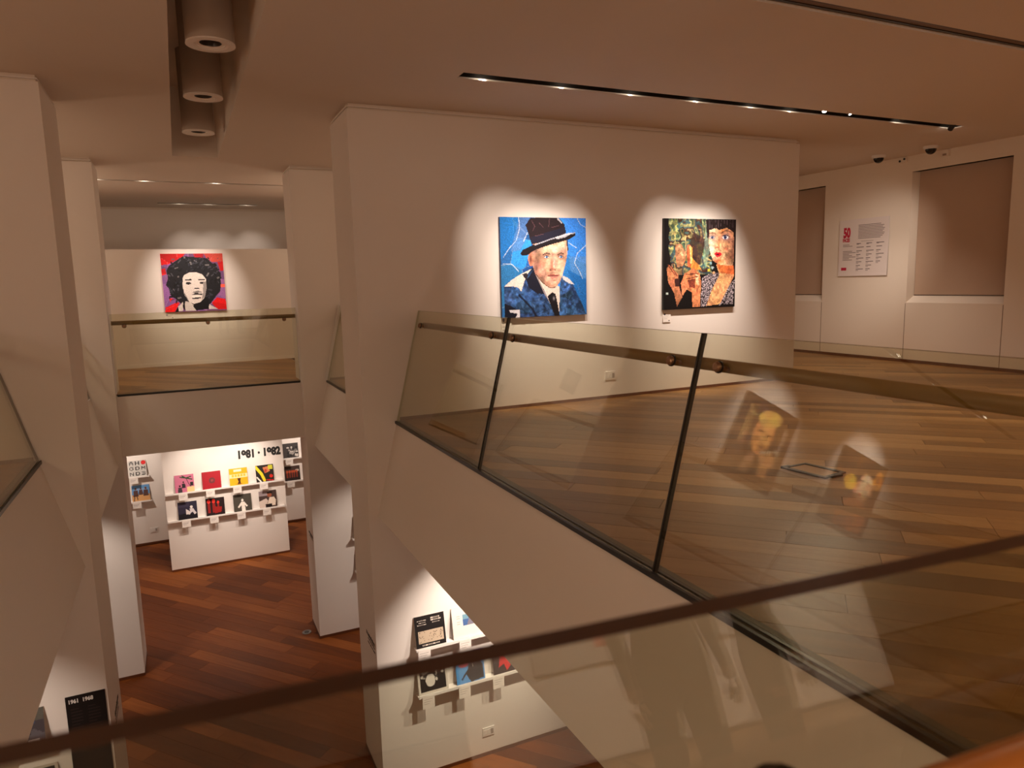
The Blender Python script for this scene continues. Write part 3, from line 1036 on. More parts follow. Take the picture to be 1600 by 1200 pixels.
def art_curls():
    a = Art(112, 108, (128, 84, 140))

    def T(pts):
        return [((x - 95 - (y - 165) * .095) / 962, (y - 165) / 905) for x, y in pts]
    R, R2 = (228, 20, 24), (236, 84, 72)
    a.poly(T([(90, 160), (480, 165), (440, 210), (300, 290), (220, 330), (110, 340)]), R)
    a.poly(T([(600, 165), (760, 165), (760, 240), (620, 220)]), (206, 20, 40))
    a.poly(T([(760, 160), (1062, 160), (1080, 290), (900, 300), (800, 230)]), R2)
    a.poly(T([(980, 300), (1080, 290), (1090, 435), (1030, 440)]), R)
    a.poly(T([(120, 400), (180, 390), (190, 480), (130, 500)]), (226, 30, 40))
    a.poly(T([(1030, 655), (1110, 650), (1115, 705), (1040, 700)]), R2)
    a.poly(T([(240, 850), (320, 870), (250, 910)]), R)
    a.poly(T([(180, 1000), (360, 920), (400, 930), (320, 1080), (185, 1075)]), (224, 24, 28))
    a.poly(T([(900, 950), (980, 860), (1120, 890), (1145, 1050), (1000, 1055)]), R)
    a.shards(40, .18, 3, .004)
    hair = T([(200, 420), (230, 350), (330, 280), (440, 205), (560, 215), (700, 225), (820, 240), (900, 320), (960, 330), (1000, 440), (1035, 470),
              (1040, 650), (1035, 760), (960, 850), (880, 960), (700, 1040), (480, 1050), (400, 920), (250, 800), (235, 700), (185, 650), (215, 560)])
    a.poly(hair, (26, 26, 32))
    r = random.Random(5)
    for i in range(170):
        x, y = r.uniform(230, 1010), r.uniform(230, 900)
        if 430 < x < 830 and y > 440:
            continue
        c = r.choice([(70, 72, 84), (96, 96, 106), (8, 8, 10), (12, 12, 16), (58, 60, 74), (58, 60, 74), (150, 146, 146)])
        a.line(T([(x, y), (x + r.uniform(-45, 45), y + r.uniform(-40, 40))]), r.uniform(.008, .03), c, .7)
    a.poly(T([(440, 560), (460, 500), (540, 460), (640, 455), (740, 490), (800, 560), (815, 700), (790, 850), (720, 930), (620, 955), (540, 920), (470, 800), (445, 680)]), (222, 212, 206))
    a.poly(T([(375, 990), (450, 915), (450, 1065), (390, 1065)]), (214, 206, 200))
    a.poly(T([(480, 910), (560, 920), (660, 1010), (650, 1060), (490, 1065)]), (206, 198, 192))
    a.poly(T([(850, 960), (1000, 1045), (840, 1045)]), (206, 200, 196))
    a.poly(T([(600, 980), (720, 930), (800, 840), (850, 900), (860, 1040), (660, 1060)]), (18, 18, 22))
    a.poly(T([(330, 1075), (370, 990), (390, 1070)]), (14, 14, 16))
    K_ = (24, 20, 22)
    a.line(T([(490, 575), (570, 572)]), .022, K_)
    a.line(T([(690, 575), (775, 575)]), .022, K_)
    a.ell(*T([(530, 628)])[0], .045, .022, (70, 64, 66))
    a.ell(*T([(745, 625)])[0], .045, .022, (70, 64, 66))
    a.ell(*T([(530, 630)])[0], .018, .014, K_)
    a.ell(*T([(745, 628)])[0], .018, .014, K_)
    a.poly(T([(605, 720), (640, 700), (690, 700), (720, 722), (680, 715), (640, 722)]), K_)
    a.poly(T([(580, 810), (640, 785), (690, 790), (770, 800), (740, 815), (640, 812)]), K_)
    a.poly(T([(590, 770), (680, 745), (750, 775), (640, 785)]), (120, 114, 112))
    a.poly(T([(570, 830), (680, 818), (740, 828), (640, 862)]), (240, 232, 224))
    a.line(T([(600, 868), (720, 862)]), .022, (40, 36, 38))
    a.poly(T([(760, 620), (810, 600), (815, 720), (790, 850), (740, 900), (760, 780)]), (150, 142, 140))
    a.line(T([(470, 780), (540, 920)]), .012, (110, 104, 104))
    return a.grain(.06, 8)


def art_horn():
    a = Art(80, 84, (66, 54, 52))
    a.shards(60, .3, 3)
    a.rect(.12, .12, .16, .62, (190, 160, 100)).rect(.2, .1, .23, .6, (170, 140, 90)).rect(.16, .2, .36, .23, (190, 170, 120))
    a.rect(.84, .2, .87, .6, (190, 180, 160))
    a.poly([(.1, 1), (.2, .75), (.4, .62), (.7, .7), (.85, 1)], (34, 26, 26))
    a.poly([(.3, .95), (.36, .7), (.48, .66), (.5, .95)], (150, 120, 96))
    a.ell(.5, .4, .17, .26, (222, 150, 92))
    a.ell(.54, .4, .1, .2, (242, 180, 110))
    a.ell(.52, .19, .2, .11, (236, 196, 110), -.2)
    a.line([(.4, .38), (.48, .36)], .02, (70, 40, 30))
    a.line([(.56, .38), (.64, .38)], .02, (70, 40, 30))
    a.line([(.45, .55), (.58, .56)], .02, (130, 40, 36))
    a.ell(.72, .66, .14, .1, (226, 160, 110))
    a.rect(.64, .66, .8, .95, (226, 160, 110))
    a.line([(.56, .62), (.86, .5)], .035, (190, 180, 170))
    a.line([(.66, .52), (.7, .64)], .02, (40, 30, 30))
    a.line([(.74, .5), (.78, .6)], .02, (40, 30, 30))
    return a.shards(130, .22, 9).grain(.06, 2)


def art_bust():
    a = Art(80, 84, (92, 58, 36))
    a.shards(80, .4, 6)
    a.ell(.62, .35, .2, .25, (206, 150, 110))
    a.ell(.66, .38, .13, .2, (236, 196, 156))
    a.ell(.88, .22, .09, .13, (226, 140, 40))
    a.ell(.34, .4, .14, .1, (226, 180, 50))
    a.ell(.6, .85, .32, .28, (190, 110, 60))
    a.line([(.52, .32), (.6, .31)], .02, (50, 30, 26))
    a.line([(.68, .31), (.76, .33)], .02, (50, 30, 26))
    a.ell(.62, .5, .05, .025, (180, 20, 30))
    a.poly([(.42, .2), (.6, .08), (.8, .14), (.78, .22), (.56, .2), (.46, .4)], (50, 28, 20))
    return a.shards(140, .25, 9).grain(.08, 4)


def painting(name, art, cx, z0, w, h, yw, label, side, parts_t=.04):
    o = empty(name, (cx, yw, z0))
    tag(o, label, 'painting')
    c = panel('canvas', art, w, h, .006, side, o)
    c.location = (0, -parts_t, 0)
    mb = MB()
    t = .035
    for a_, b_ in (((-w / 2, -parts_t, 0), (w / 2, -.004, t)), ((-w / 2, -parts_t, h - t), (w / 2, -.004, h)),
                   ((-w / 2, -parts_t, t), (-w / 2 + t, -.004, h - t)), ((w / 2 - t, -parts_t, t), (w / 2, -.004, h - t))):
        mb.box(a_, b_)
    f = mb.build('stretcher_frame', [mat('canvas_edge', rgb(*side), .6)])
    f.parent = o
    return o


painting('painting', art_hat(), 4.014, 1.093, 1.15, 1.165, 7.68, 'square portrait of a man in dark hat and blue suit on blue', (40, 50, 80))
painting('painting', art_duo(), 6.362, 1.10, 1.195, 1.175, 7.68, 'dark collage painting of a wide-eyed woman and raised hands', (22, 18, 18))
painting('painting', art_curls(), .338, 1.095, 1.155, 1.16, 16.02, 'black and white face with big curly hair on red and purple', (190, 20, 26))
def flip(a):
    a.a = a.a[:, ::-1].copy()
    return a


painting('painting', flip(art_horn()), -2.94, 1.16, 1.12, 1.15, 7.60, 'blond trumpet player portrait, seen reflected in the glass', (60, 40, 30))
painting('painting', flip(art_bust()), -5.18, 1.16, 1.12, 1.18, 7.60, 'woman with yellow flower portrait, seen reflected in the glass', (60, 40, 30))
g = Art(24, 30, (120, 100, 88)).ell(.5, .4, .28, .3, (150, 130, 116)).ell(.5, .95, .45, .3, (86, 72, 64))
painting('painting', g, -2.15, 1.6, .34, .42, 11.87, 'small grey-brown portrait on the second left pier', (90, 80, 70), .03)


def card(x, y, z, w, h, label, group=None, dark=None, n=14, t=.004, name='caption_card', cat='label'):
    """small white card hanging on a wall or shelf front, lines of tiny print"""
    m_ = max(8, int(n * h / w))
    a = Art(n * 2, m_ * 2, (236, 230, 224))
    for k in range(3):
        yy = .25 + .18 * k
        a.rect(.12, yy, .85 - .14 * k, yy + .05, (176, 168, 164))
    if dark:
        a.ell(*dark, .10, .09, (30, 44, 96))
        a.rect(.7, .78, .85, .9, (60, 60, 66))
    o = panel(name, a, w, h, t, (236, 230, 224))
    o.location = (x, y, z)
    return tag(o, label, cat, group)


card(3.505, 7.68, .86, .135, .235, 'white caption card below the blue portrait painting', dark=(.24, .12), t=.012)
card(5.838, 7.68, .935, .125, .125, 'white caption card below the woman and hands painting', dark=(.24, .16), t=.012)
card(-.165, 16.02, .96, .17, .11, 'white caption card below the curly-haired portrait', dark=(.2, .3), t=.01)
card(-3.6, 7.6, .9, .13, .14, 'white caption card below the reflected trumpet portrait', t=.01)

# ------------------------------------------------------------------ text poster on the right-hand wall
def text(name, s, size, loc, rot, mt, parent=None, ext=.001, bold=.0, align='LEFT', sx=1.0):
    c = bpy.data.curves.new(name, 'FONT')
    c.body = s
    c.size = size
    c.extrude = ext
    c.offset = bold
    c.align_x = align
    c.resolution_u = 3
    c.space_character = 1.0
    t = bpy.data.objects.new(name, c)
    COL.objects.link(t)
    me = bpy.data.meshes.new_from_object(t)
    bpy.data.objects.remove(t)
    me.materials.clear()
    me.materials.append(mt)
    o = bpy.data.objects.new(name, me)
    COL.objects.link(o)
    o.rotation_euler = rot
    o.scale = (sx, 1, 1)
    o.location = loc
    if parent:
        o.parent = parent
        o.matrix_parent_inverse = parent.matrix_world.inverted()
    return o


def letters(name, s, size, loc, rot, mt, parent, **kw):
    """the same lettering, one mesh per character"""
    o = text(name, s, size, loc, rot, mt, parent, **kw)
    me = o.data
    adj = [[] for _ in me.vertices]
    for p in me.polygons:
        vs = list(p.vertices)
        for v in vs[1:]:
            adj[vs[0]].append(v)
            adj[v].append(vs[0])
    comp = [-1] * len(adj)
    k = 0
    for i in range(len(adj)):
        if comp[i] < 0:
            st = [i]
            comp[i] = k
            while st:
                for q in adj[st.pop()]:
                    if comp[q] < 0:
                        comp[q] = k
                        st.append(q)
            k += 1
    # join the front, back and rim shells of one character by their place along the line
    spans = []
    for c in range(k):
        xs = [me.vertices[i].co.x for i in range(len(adj)) if comp[i] == c]
        spans.append((min(xs), max(xs), c))
    spans.sort()
    groups = []
    for a0, a1, c in spans:
        if groups and a0 < groups[-1][1] - .1 * (a1 - a0):
            groups[-1][1] = max(groups[-1][1], a1)
            groups[-1][2].add(c)
        else:
            groups.append([a0, a1, {c}])
    for _, _, cs in groups:
        idx = [i for i in range(len(adj)) if comp[i] in cs]
        mp = {v: n for n, v in enumerate(idx)}
        fs = [tuple(mp[v] for v in p.vertices) for p in me.polygons if comp[p.vertices[0]] in cs]
        m2 = bpy.data.meshes.new(name)
        m2.from_pydata([tuple(me.vertices[i].co) for i in idx], [], fs)
        m2.materials.append(mt)
        c2 = bpy.data.objects.new(name, m2)
        COL.objects.link(c2)
        c2.rotation_euler, c2.scale, c2.location = o.rotation_euler, o.scale, o.location
        c2.parent = parent
        c2.matrix_parent_inverse = parent.matrix_world.inverted()
    bpy.data.objects.remove(o)


po = empty('information_poster', (11.1, 8.96, 1.467))
tag(po, 'white text poster with red headline 50 FACES between the window niches', 'poster')
pa = Art(80, 78, (226, 216, 212))
G = (120, 108, 106)
for k in range(10):
    pa.rect(.40, .10 + k * .026, .93 - (.08 if k in (0, 9) else .02 * (k % 3)), .112 + k * .026, G, .75)
for k in range(11):
    if k not in (3,):
        pa.rect(.09, .44 + k * .027, .22 + .07 * ((k * 7) % 3), .452 + k * .027, G, .7)
for ci, (x, nr) in enumerate(((.37, 8), (.57, 8), (.77, 6))):
    for k in range(nr):
        y = .42 + .065 * k
        pa.rect(x, y, x + .09 + .03 * ((k * 5 + ci) % 3), y + .014, (80, 70, 70), .8)
        pa.rect(x, y + .022, x + .06, y + .034, G, .6)
pa.line([(.05, .40), (.95, .385)], .004, (190, 178, 174))
pa.rect(.06, .84, .175, .90, (186, 30, 66))
pp = panel('board', pa, 1.0, 1.0, .012, (214, 204, 200), po)
pp.rotation_euler = (0, 0, -PI / 2)
pp.location = (-.012, 0, 0)
RW = (PI / 2, 0, -PI / 2)
letters('headline', '50', .235, (11.074, 9.37, 2.16), RW, M_RED, po, bold=.012, sx=.62)
letters('headline', 'FACES', .085, (11.074, 9.38, 2.08), RW, M_RED, po, bold=.004, sx=.62)


# ------------------------------------------------------------------ lettering on walls
RF = (PI / 2, 0, 0)
o = empty('wall_lettering', (1.35, 16.196, -2.12))
letters('numeral', '1981 \u00b7 1982', .235, (.89, 16.197, -2.125), RF, M_INK, o, bold=.014, ext=.002, sx=.80)
tag(o, 'large black year lettering 1981 · 1982 on the white record partition', 'lettering')
pb = empty('information_poster', (-1.127, 7.6, -3.3))
tag(pb, 'black text panel headed 1961 1968 low on the left pier', 'poster')
ta = Art(56, 120, (26, 22, 22))
for cidx, x in enumerate((.10, .54)):
    for k in range(24):
        ta.rect(x, .13 + k * .034, x + (.30 if k % 5 else .2), .14 + k * .034, (52, 42, 40))
b_ = panel('board', ta, .335, .965, .01, (24, 20, 20), pb)
letters('heading', '1961  1968', .055, (-1.275, 7.588, -2.405), RF, M_INKW, pb, bold=.002, ext=.001, sx=.85)


def side_text(x, y0, z, face, label, n=3):
    """narrow black lettering on the side face of a pier, too small to read"""
    rot = (PI / 2, 0, -PI / 2) if face < 0 else (PI / 2, 0, PI / 2)
    mb = MB()
    r = random.Random(int(abs(y0) * 10))
    for row in range(n):
        yy = 0
        L = .40 if row == 0 else .34
        h = .05 if row == 0 else .022
        while yy < L:
            ww = r.uniform(.012, .03)
            mb.box((x - .002, y0 + yy, z - row * .05 - h / 2), (x + .002, y0 + yy + ww, z - row * .05 + h / 2 * r.uniform(.4, 1)))
            yy += ww + r.uniform(.008, .02)
    o = mb.build('wall_lettering', [M_INK])
    o['kind'] = 'stuff'
    return tag(o, label, 'lettering')


side_text(1.75, 7.76, -2.64, -1, 'small black lettering on the side of the large right pier')
side_text(1.73, 11.82, -2.65, -1, 'small black lettering on the side of the second right pier', 2)
side_text(-.94, 7.95, -2.82, 1, 'small black lettering on the side of the left pier')


# ------------------------------------------------------------------ records on picture ledges
def sleeve(art, x, y, z, label, group, w=.37, lean=.07, side=(210, 200, 190)):
    """a record sleeve leaning back on a ledge; y is the wall face"""
    o = panel('record_sleeve', art, w, w, .006, side)
    ang = math.asin(lean / w)
    o.rotation_euler = (-ang, 0, 0)
    o.location = (x, y - lean - .006, z + .004)
    return tag(o, label, 'record sleeve', group)


def ledge(x0, x1, y, z, label, group=None):
    mb = MB()
    mb.box((x0, y - .105, z - .022), (x1, y, z))
    mb.box((x0, y - .115, z - .022), (x1, y - .105, z + .014))
    return tag(mb.build('picture_ledge', [M_SHELF]), label, 'shelf', group)


def fig(a, x, y, s, body, skin=(200, 150, 120), rot=0):
    a.ell(x, y, .07 * s, .085 * s, skin)
    a.poly([(x - .13 * s, y + .12 * s), (x + .13 * s, y + .12 * s), (x + .17 * s, y + .55 * s), (x - .17 * s, y + .55 * s)], body)
    return a


N_ = 44
# large right pier, lower level: two ledges
for z, lb in ((-2.735, 'upper'), (-3.325, 'lower')):
    ledge(2.195, 4.6, 7.68, z, 'white picture ledge on the large right pier, %s one' % lb)
a = Art(N_, N_, (26, 22, 22)).rect(.08, .48, .94, .86, (186, 168, 146))
r = random.Random(2)
for i in range(34):
    x, y = r.uniform(.12, .9), r.uniform(.53, .82)
    a.line([(x, y), (x + r.uniform(-.06, .06), y + r.uniform(-.06, .06))], .014, (90, 78, 66), .8)
for x0, x1, y in ((.1, .45, .13), (.14, .40, .2), (.1, .45, .27), (.55, .9, .1), (.55, .92, .17), (.6, .88, .24), (.2, .82, .91)):
    for k in range(int((x1 - x0) / .05)):
        a.rect(x0 + k * .05, y, x0 + k * .05 + .034, y + .035, (196, 186, 176))
sleeve(a, 2.39, 7.68, -2.735, 'black record sleeve with a cream drawing, above the white-framed crowd sleeve', 'record sleeves on the right pier')
a = Art(N_, N_, (226, 218, 208)).rect(.36, .25, .76, .62, (70, 100, 150)).rect(.36, .25, .56, .4, (110, 150, 170)).poly([(.5, .62), (.6, .35), (.76, .45), (.76, .62)], (120, 116, 130))
for k in range(6):
    a.rect(.15, .28 + k * .06, .28, .295 + k * .06, (180, 170, 160))
sleeve(a, 2.855, 7.68, -2.735, 'cream record sleeve with small blue picture on the upper ledge', 'record sleeves on the right pier')
a = Art(N_, N_, (206, 200, 192)).rect(.07, .07, .93, .93, (34, 32, 34))
for i in range(40):
    x, y = r.uniform(.12, .9), r.uniform(.12, .62)
    a.ell(x, y, .04, .05, r.choice([(200, 196, 190), (150, 146, 142), (60, 58, 58), (20, 20, 20)]))
a.ell(.42, .6, .16, .2, (216, 212, 206))
sleeve(a, 2.395, 7.68, -3.325, 'white-bordered sleeve with black and white crowd photo on the lower ledge', 'record sleeves on the right pier')
a = Art(N_, N_, (74, 142, 206)).rect(0, 0, 1, .12, (60, 100, 180)).ell(.28, .4, .18, .08, (196, 90, 110))
a.ell(.6, .22, .1, .12, (24, 20, 28)).poly([(.5, .3), (.75, .28), (.95, .5), (.95, .95), (.5, 1), (.36, .75)], (26, 26, 34))
a.line([(.2, .85), (.42, .6)], .06, (30, 28, 38)).line([(.6, .42), (.6, .5)], .03, (220, 210, 200))
sleeve(a, 2.875, 7.68, -3.325, 'sky blue record sleeve with a dark horn player on lower ledge', 'record sleeves on the right pier', side=(150, 70, 60))
a = Art(N_, N_, (38, 22, 24)).poly([(.3, .3), (.5, .1), (.62, .35), (.8, .3), (.72, .7), (.5, .95), (.4, .7), (.2, .8)], (196, 30, 34)).ell(.5, .18, .08, .09, (170, 110, 90)).ell(.2, .2, .06, .08, (216, 208, 200))
sleeve(a, 3.36, 7.68, -3.325, 'dark sleeve with a red figure, right end of the lower ledge', 'record sleeves on the right pier')
for x, z, lb in ((2.285, -2.75, 'under the black sleeve with drawing'), (2.80, -2.75, 'under the cream sleeve'), (2.31, -3.34, 'under the crowd photo sleeve'),
                 (2.77, -3.34, 'under the sky blue sleeve'), (3.22, -3.34, 'under the red figure sleeve')):
    card(x, 7.562, z - .14, .15, .155, 'white caption card hanging ' + lb, 'caption cards on the right pier')

# left pier, lower level
ledge(-2.3, -1.47, 7.6, -2.735, 'white picture ledge on the left pier above another')
ledge(-2.3, -1.40, 7.6, -3.325, 'white picture ledge on the left pier, lowest at the bottom edge')
sleeve(Art(30, 30, (66, 60, 66)).shards(20, .4, 2).ell(.6, .3, .2, .15, (60, 84, 120)), -1.66, 7.6, -2.735, 'dark grey sleeve partly hidden at the lower left', 'record sleeves on the left pier')
sleeve(Art(30, 30, (190, 180, 168)).rect(.07, .07, .93, .93, (40, 34, 30)).ell(.5, .5, .2, .2, (150, 130, 110)), -1.60, 7.6, -3.325,
       'white-bordered dark sleeve at the very bottom left', 'record sleeves on the left pier')
card(-1.555, 7.485, -2.715, .09, .10, 'white card standing before the dark grey sleeve', t=.003)

# second right pier, lower level: only the left end shows
ledge(2.36, 4.4, 11.76, -2.735, 'white picture ledge on the second right pier, upper')
ledge(2.38, 4.4, 11.76, -3.325, 'white picture ledge on the second right pier, lower')
sleeve(Art(30, 30, (190, 170, 160)).rect(0, 0, .6, .16, (70, 40, 30)).rect(.1, .8, .3, .93, (40, 20, 20)), 2.585, 11.76, -2.735, 'pale sleeve with brown top, edge showing beside the large pier', 'record sleeves on the second right pier')
sleeve(Art(30, 30, (34, 28, 24)).ell(.2, .8, .14, .12, (140, 100, 60)).rect(0, 0, .1, .7, (54, 46, 40)), 2.59, 11.76, -3.325, 'nearly black sleeve, edge showing beside the large pier', 'record sleeves on the second right pier')

# white partition, lower level
for z, lb in ((-2.70, 'upper'), (-3.29, 'lower')):
    ledge(-.57, 1.80, 16.2, z, 'long white picture ledge across the record partition, %s one' % lb)
arts = []
a = Art(N_, N_, (196, 110, 140)).rect(.62, .7, 1, 1, (226, 196, 140)).line([(.6, .2), (.75, .6), (.82, .7)], .03, (40, 34, 34))
for p, q in (((.3, .12), (.6, .2)), ((.6, .2), (.85, .14)), ((.6, .2), (.9, .3)), ((.6, .2), (.4, .06))):
    a.line([p, q], .06, (40, 66, 40))
fig(a, .25, .62, .7, (60, 50, 56), (50, 36, 34))
fig(a, .45, .42, .6, (40, 36, 40), (60, 44, 40))
a.rect(.8, .45, .95, .66, (40, 34, 36))
arts.append((a, -.185, -2.70, 'pink record sleeve with palm trees'))
a = Art(N_, N_, (160, 22, 36)).ell(.52, .52, .17, .17, (104, 48, 50)).ell(.52, .52, .07, .07, (140, 60, 60)).grain(.06, 3)
arts.append((a, .345, -2.70, 'plain deep red record sleeve with central disc'))
a = Art(N_, N_, (232, 170, 26)).rect(0, .34, 1, .56, (236, 214, 160)).rect(.25, .06, .68, .2, (240, 226, 196)).poly([(.42, .58), (.62, .58), (.58, .8), (.64, .95), (.4, .95), (.48, .8)], (66, 34, 20)).line([(.3, .93), (.7, .93)], .02, (150, 100, 30))
for k in range(5):
    a.rect(.14 + k * .16, .36, .24 + k * .16, .5, (226, 180, 60))
arts.append((a, .885, -2.70, 'yellow record sleeve with a small brown walking figure'))
a = Art(N_, N_, (34, 28, 24)).line([(.02, .1), (.3, .5), (.45, .9)], .16, (232, 206, 40)).poly([(.4, .15), (.7, .1), (.8, .4), (.5, .5)], (200, 120, 80)).rect(.7, .04, .95, .3, (200, 200, 60))
a.ell(.85, .7, .1, .1, (196, 40, 30)).line([(.05, .7), (.25, .98)], .08, (226, 220, 210)).ell(.55, .35, .08, .1, (176, 60, 40)).line([(.6, .9), (.95, .95)], .06, (190, 30, 30))
arts.append((a, 1.43, -2.70, 'black, yellow and red busy record sleeve'))
a = Art(N_, N_, (44, 40, 60)).poly([(0, .7), (.3, .66), (1, .72), (1, 1), (0, 1)], (22, 18, 28)).poly([(.42, .42), (.6, .55), (.62, .75), (.4, .72)], (214, 206, 206)).ell(.7, .32, .07, .08, (226, 220, 216))
a.poly([(.6, .4), (.8, .42), (.95, .7), (.85, .78), (.75, .6), (.62, .7)], (206, 200, 204)).rect(0, 0, .6, .3, (64, 58, 80), .6)
arts.append((a, -.17, -3.29, 'night blue record sleeve with a pale reclining figure'))
a = Art(N_, N_, (34, 20, 22))
for x, s in ((.16, 1.0), (.42, 1.0), (.66, .7)):
    a.ell(x, .18 + (.1 if s < 1 else 0), .09 * s, .13 * s, (214, 50, 40)).rect(x - .07 * s, .32, x + .07 * s, .85, (170, 34, 30), .8)
a.poly([(.45, .5), (.85, .55), (.8, .85), (.45, .9)], (150, 30, 28))
arts.append((a, .375, -3.29, 'black record sleeve with red heads in a row'))
a = Art(N_, N_, (70, 66, 58)).ell(.5, .36, .06, .08, (232, 226, 216)).poly([(.42, .46), (.6, .46), (.78, .72), (.72, .78), (.62, .66), (.64, 1), (.44, 1), (.42, .66), (.28, .8), (.22, .74)], (232, 226, 216))
arts.append((a, .925, -3.29, 'dark grey record sleeve with white figure, arms spread'))
a = Art(N_, N_, (70, 54, 50)).rect(0, 0, .6, .3, (150, 136, 140)).poly([(.0, .6), (.4, .45), (.5, .6), (.35, 1), (0, 1)], (206, 190, 180)).poly([(.6, .4), (.85, .4), (.95, .6), (.9, .9), (.55, .92), (.45, .8)], (222, 206, 190))
a.ell(.6, .26, .13, .14, (150, 84, 60)).rect(.48, .08, .78, .18, (34, 24, 22)).rect(.35, .8, .7, 1, (30, 20, 20))
arts.append((a, 1.455, -3.29, 'sleeve with a seated man in cream suit'))
for a, x, z, lb in arts:
    sleeve(a, x, 16.2, z, lb + (' on the upper ledge of the partition' if z > -3 else ' on the lower ledge of the partition'), 'record sleeves on the white partition')
    short = lb.split(' record')[0] if ' record' in lb else lb
    card(x - .045, 16.082, z - .155, .17, .155, 'white caption card below the ' + lb[:60], 'caption cards on the white partition')
    mb = MB().tube((x - .0, 16.197, z - .20), (x - .0, 16.19, z - .20), .018, 10)

# back wall, left and right of the partition
ledge(-2.2, -.93, 18.35, -2.735, 'short white ledge left of the partition, upper')
ledge(-2.2, -.93, 18.35, -3.325, 'short white ledge left of the partition, lower')
a = Art(N_ + 6, N_ + 6, (196, 194, 190))
for i, ch in enumerate('AHOGDMND3'):
    x, y = .06 + .33 * (i % 3), .05 + .33 * (i // 3)
    if i == 2:
        a.ell(x + .13, y + .1, .13, .13, (220, 50, 50))
    glyph(a, ch, x, y, .22, .22, (40, 38, 38) if i != 2 else (190, 24, 30))
sleeve(a, -1.165, 18.35, -2.735, 'pale grey sleeve with nine block letters and red dot', 'record sleeves on the back wall')
a = Art(N_, N_, (96, 150, 206)).rect(0, .58, 1, 1, (206, 158, 104)).rect(.2, .2, .8, .4, (150, 180, 220), .6)
for x, s in ((.22, 1), (.5, .8), (.78, 1)):
    fig(a, x, .22, s * .9, (86, 60, 56), (110, 66, 44))
a.line([(.16, .6), (.1, 1)], .05, (70, 44, 40)).line([(.26, .6), (.3, .9)], .05, (70, 44, 40))
sleeve(a, -1.145, 18.35, -3.325, 'sleeve with three figures on a beach under blue sky', 'record sleeves on the back wall')
ledge(1.95, 2.60, 18.35, -2.735, 'short white ledge right of the partition, upper')
ledge(1.95, 2.62, 18.35, -3.325, 'short white ledge right of the partition, lower')
a = Art(N_, N_, (60, 56, 56))
for i in range(26):
    a.ell(r.uniform(.3, .95), r.uniform(.25, .9), r.uniform(.04, .1), r.uniform(.04, .1), r.choice([(150, 144, 140), (34, 32, 34), (110, 106, 104), (200, 194, 188)]))
sleeve(a, 2.28, 18.35, -2.735, 'grey photographic sleeve beside the year lettering', 'record sleeves on the back wall')
a = Art(N_, N_, (66, 50, 46)).rect(0, .5, 1, 1, (40, 28, 28)).ell(.82, .32, .12, .08, (200, 190, 180))
for x in (.15, .32, .48, .62, .78):
    a.ell(x, .38, .07, .09, (190, 84, 50)).rect(x - .05, .45, x + .05, .8, (150, 60, 40), .8)
sleeve(a, 2.285, 18.35, -3.325, 'dark sleeve with orange figures, right of the partition', 'record sleeves on the back wall')
for x, z, lb in ((-1.26, -2.75, 'under the nine-letter sleeve'), (-1.24, -3.34, 'under the beach sleeve'), (2.22, -2.75, 'under the grey photographic sleeve'), (2.22, -3.34, 'under the orange figures sleeve')):
    card(x, 18.23, z - .14, .18, .155, 'white caption card hanging ' + lb, 'caption cards on the back wall')


# ------------------------------------------------------------------ sockets and small boxes
def socket(x, y, z, w, h, label):
    o = empty('power_socket', (x, y, z))
    tag(o, label, 'socket')
    MB().box((x - w / 2, y - .012, z - h / 2), (x + w / 2, y, z + h / 2)).build('cover_plate', [M_WHITE], o)
    for k in (-1, 0, 1):
        MB().box((x + k * w * .28 - w * .11, y - .016, z - h * .28), (x + k * w * .28 + w * .11, y - .012, z + h * .28)).build(
            'outlet', [M_WHITE if k != 1 else mat('grey_outlet', (.35, .31, .28), .5)], o)
    return o


socket(4.955, 7.68, .292, .15, .105, 'white wall socket behind the glass on the painting wall')
socket(3.11, 7.68, -4.095, .16, .11, 'white wall socket near the floor below the record ledges')
socket(-.95, 18.35, -4.08, .17, .11, 'white wall socket low on the far back wall')

for x, y, lb in ((10.52, 8.28, 'dark dome camera on the ceiling, left of two'), (10.58, 7.43, 'dark dome camera on the ceiling, right of two')):
    o = empty('dome_camera', (x, y, ZC))
    tag(o, lb, 'camera')
    m_ = MB().lathe((x, y, ZC), [(.001, -.045), (.09, -.045), (.105, -.03), (.105, 0)], 28)
    m_.build('base_ring', [M_WHITE], o, True)
    m_ = MB().lathe((x, y, ZC - .045), [(.078 * math.cos(k * PI / 16), -.078 * math.sin(k * PI / 16)) for k in range(9)], 28)
    m_.build('dome', [mat('smoked_dome', (.012, .010, .010), .12)], o, True)
o = empty('wall_sensor', (11.1, 8.26, 3.37))
tag(o, 'small wall sensor with two dark eyes between the dome cameras', 'sensor')
MB().box((11.06, 8.19, 3.31), (11.1, 8.33, 3.42 - .03)).build('housing', [M_EASTW], o)
for yy, zz in ((8.30, 3.335), (8.22, 3.36)):
    MB().tube((11.05, yy, zz), (11.06, yy, zz), .018, 12).build('eye', [M_DARK], o)
o = empty('wall_sensor', (11.1, 7.53, 3.35))
tag(o, 'plain square wall sensor right of the dome cameras', 'sensor')
MB().box((11.05, 7.47, 3.29), (11.1, 7.59, 3.385)).build('housing', [M_EASTW], o)
MB().box((11.046, 7.50, 3.30), (11.05, 7.56, 3.33)).build('lens_window', [mat('sensor_grey', (.3, .22, .16), .4)], o)

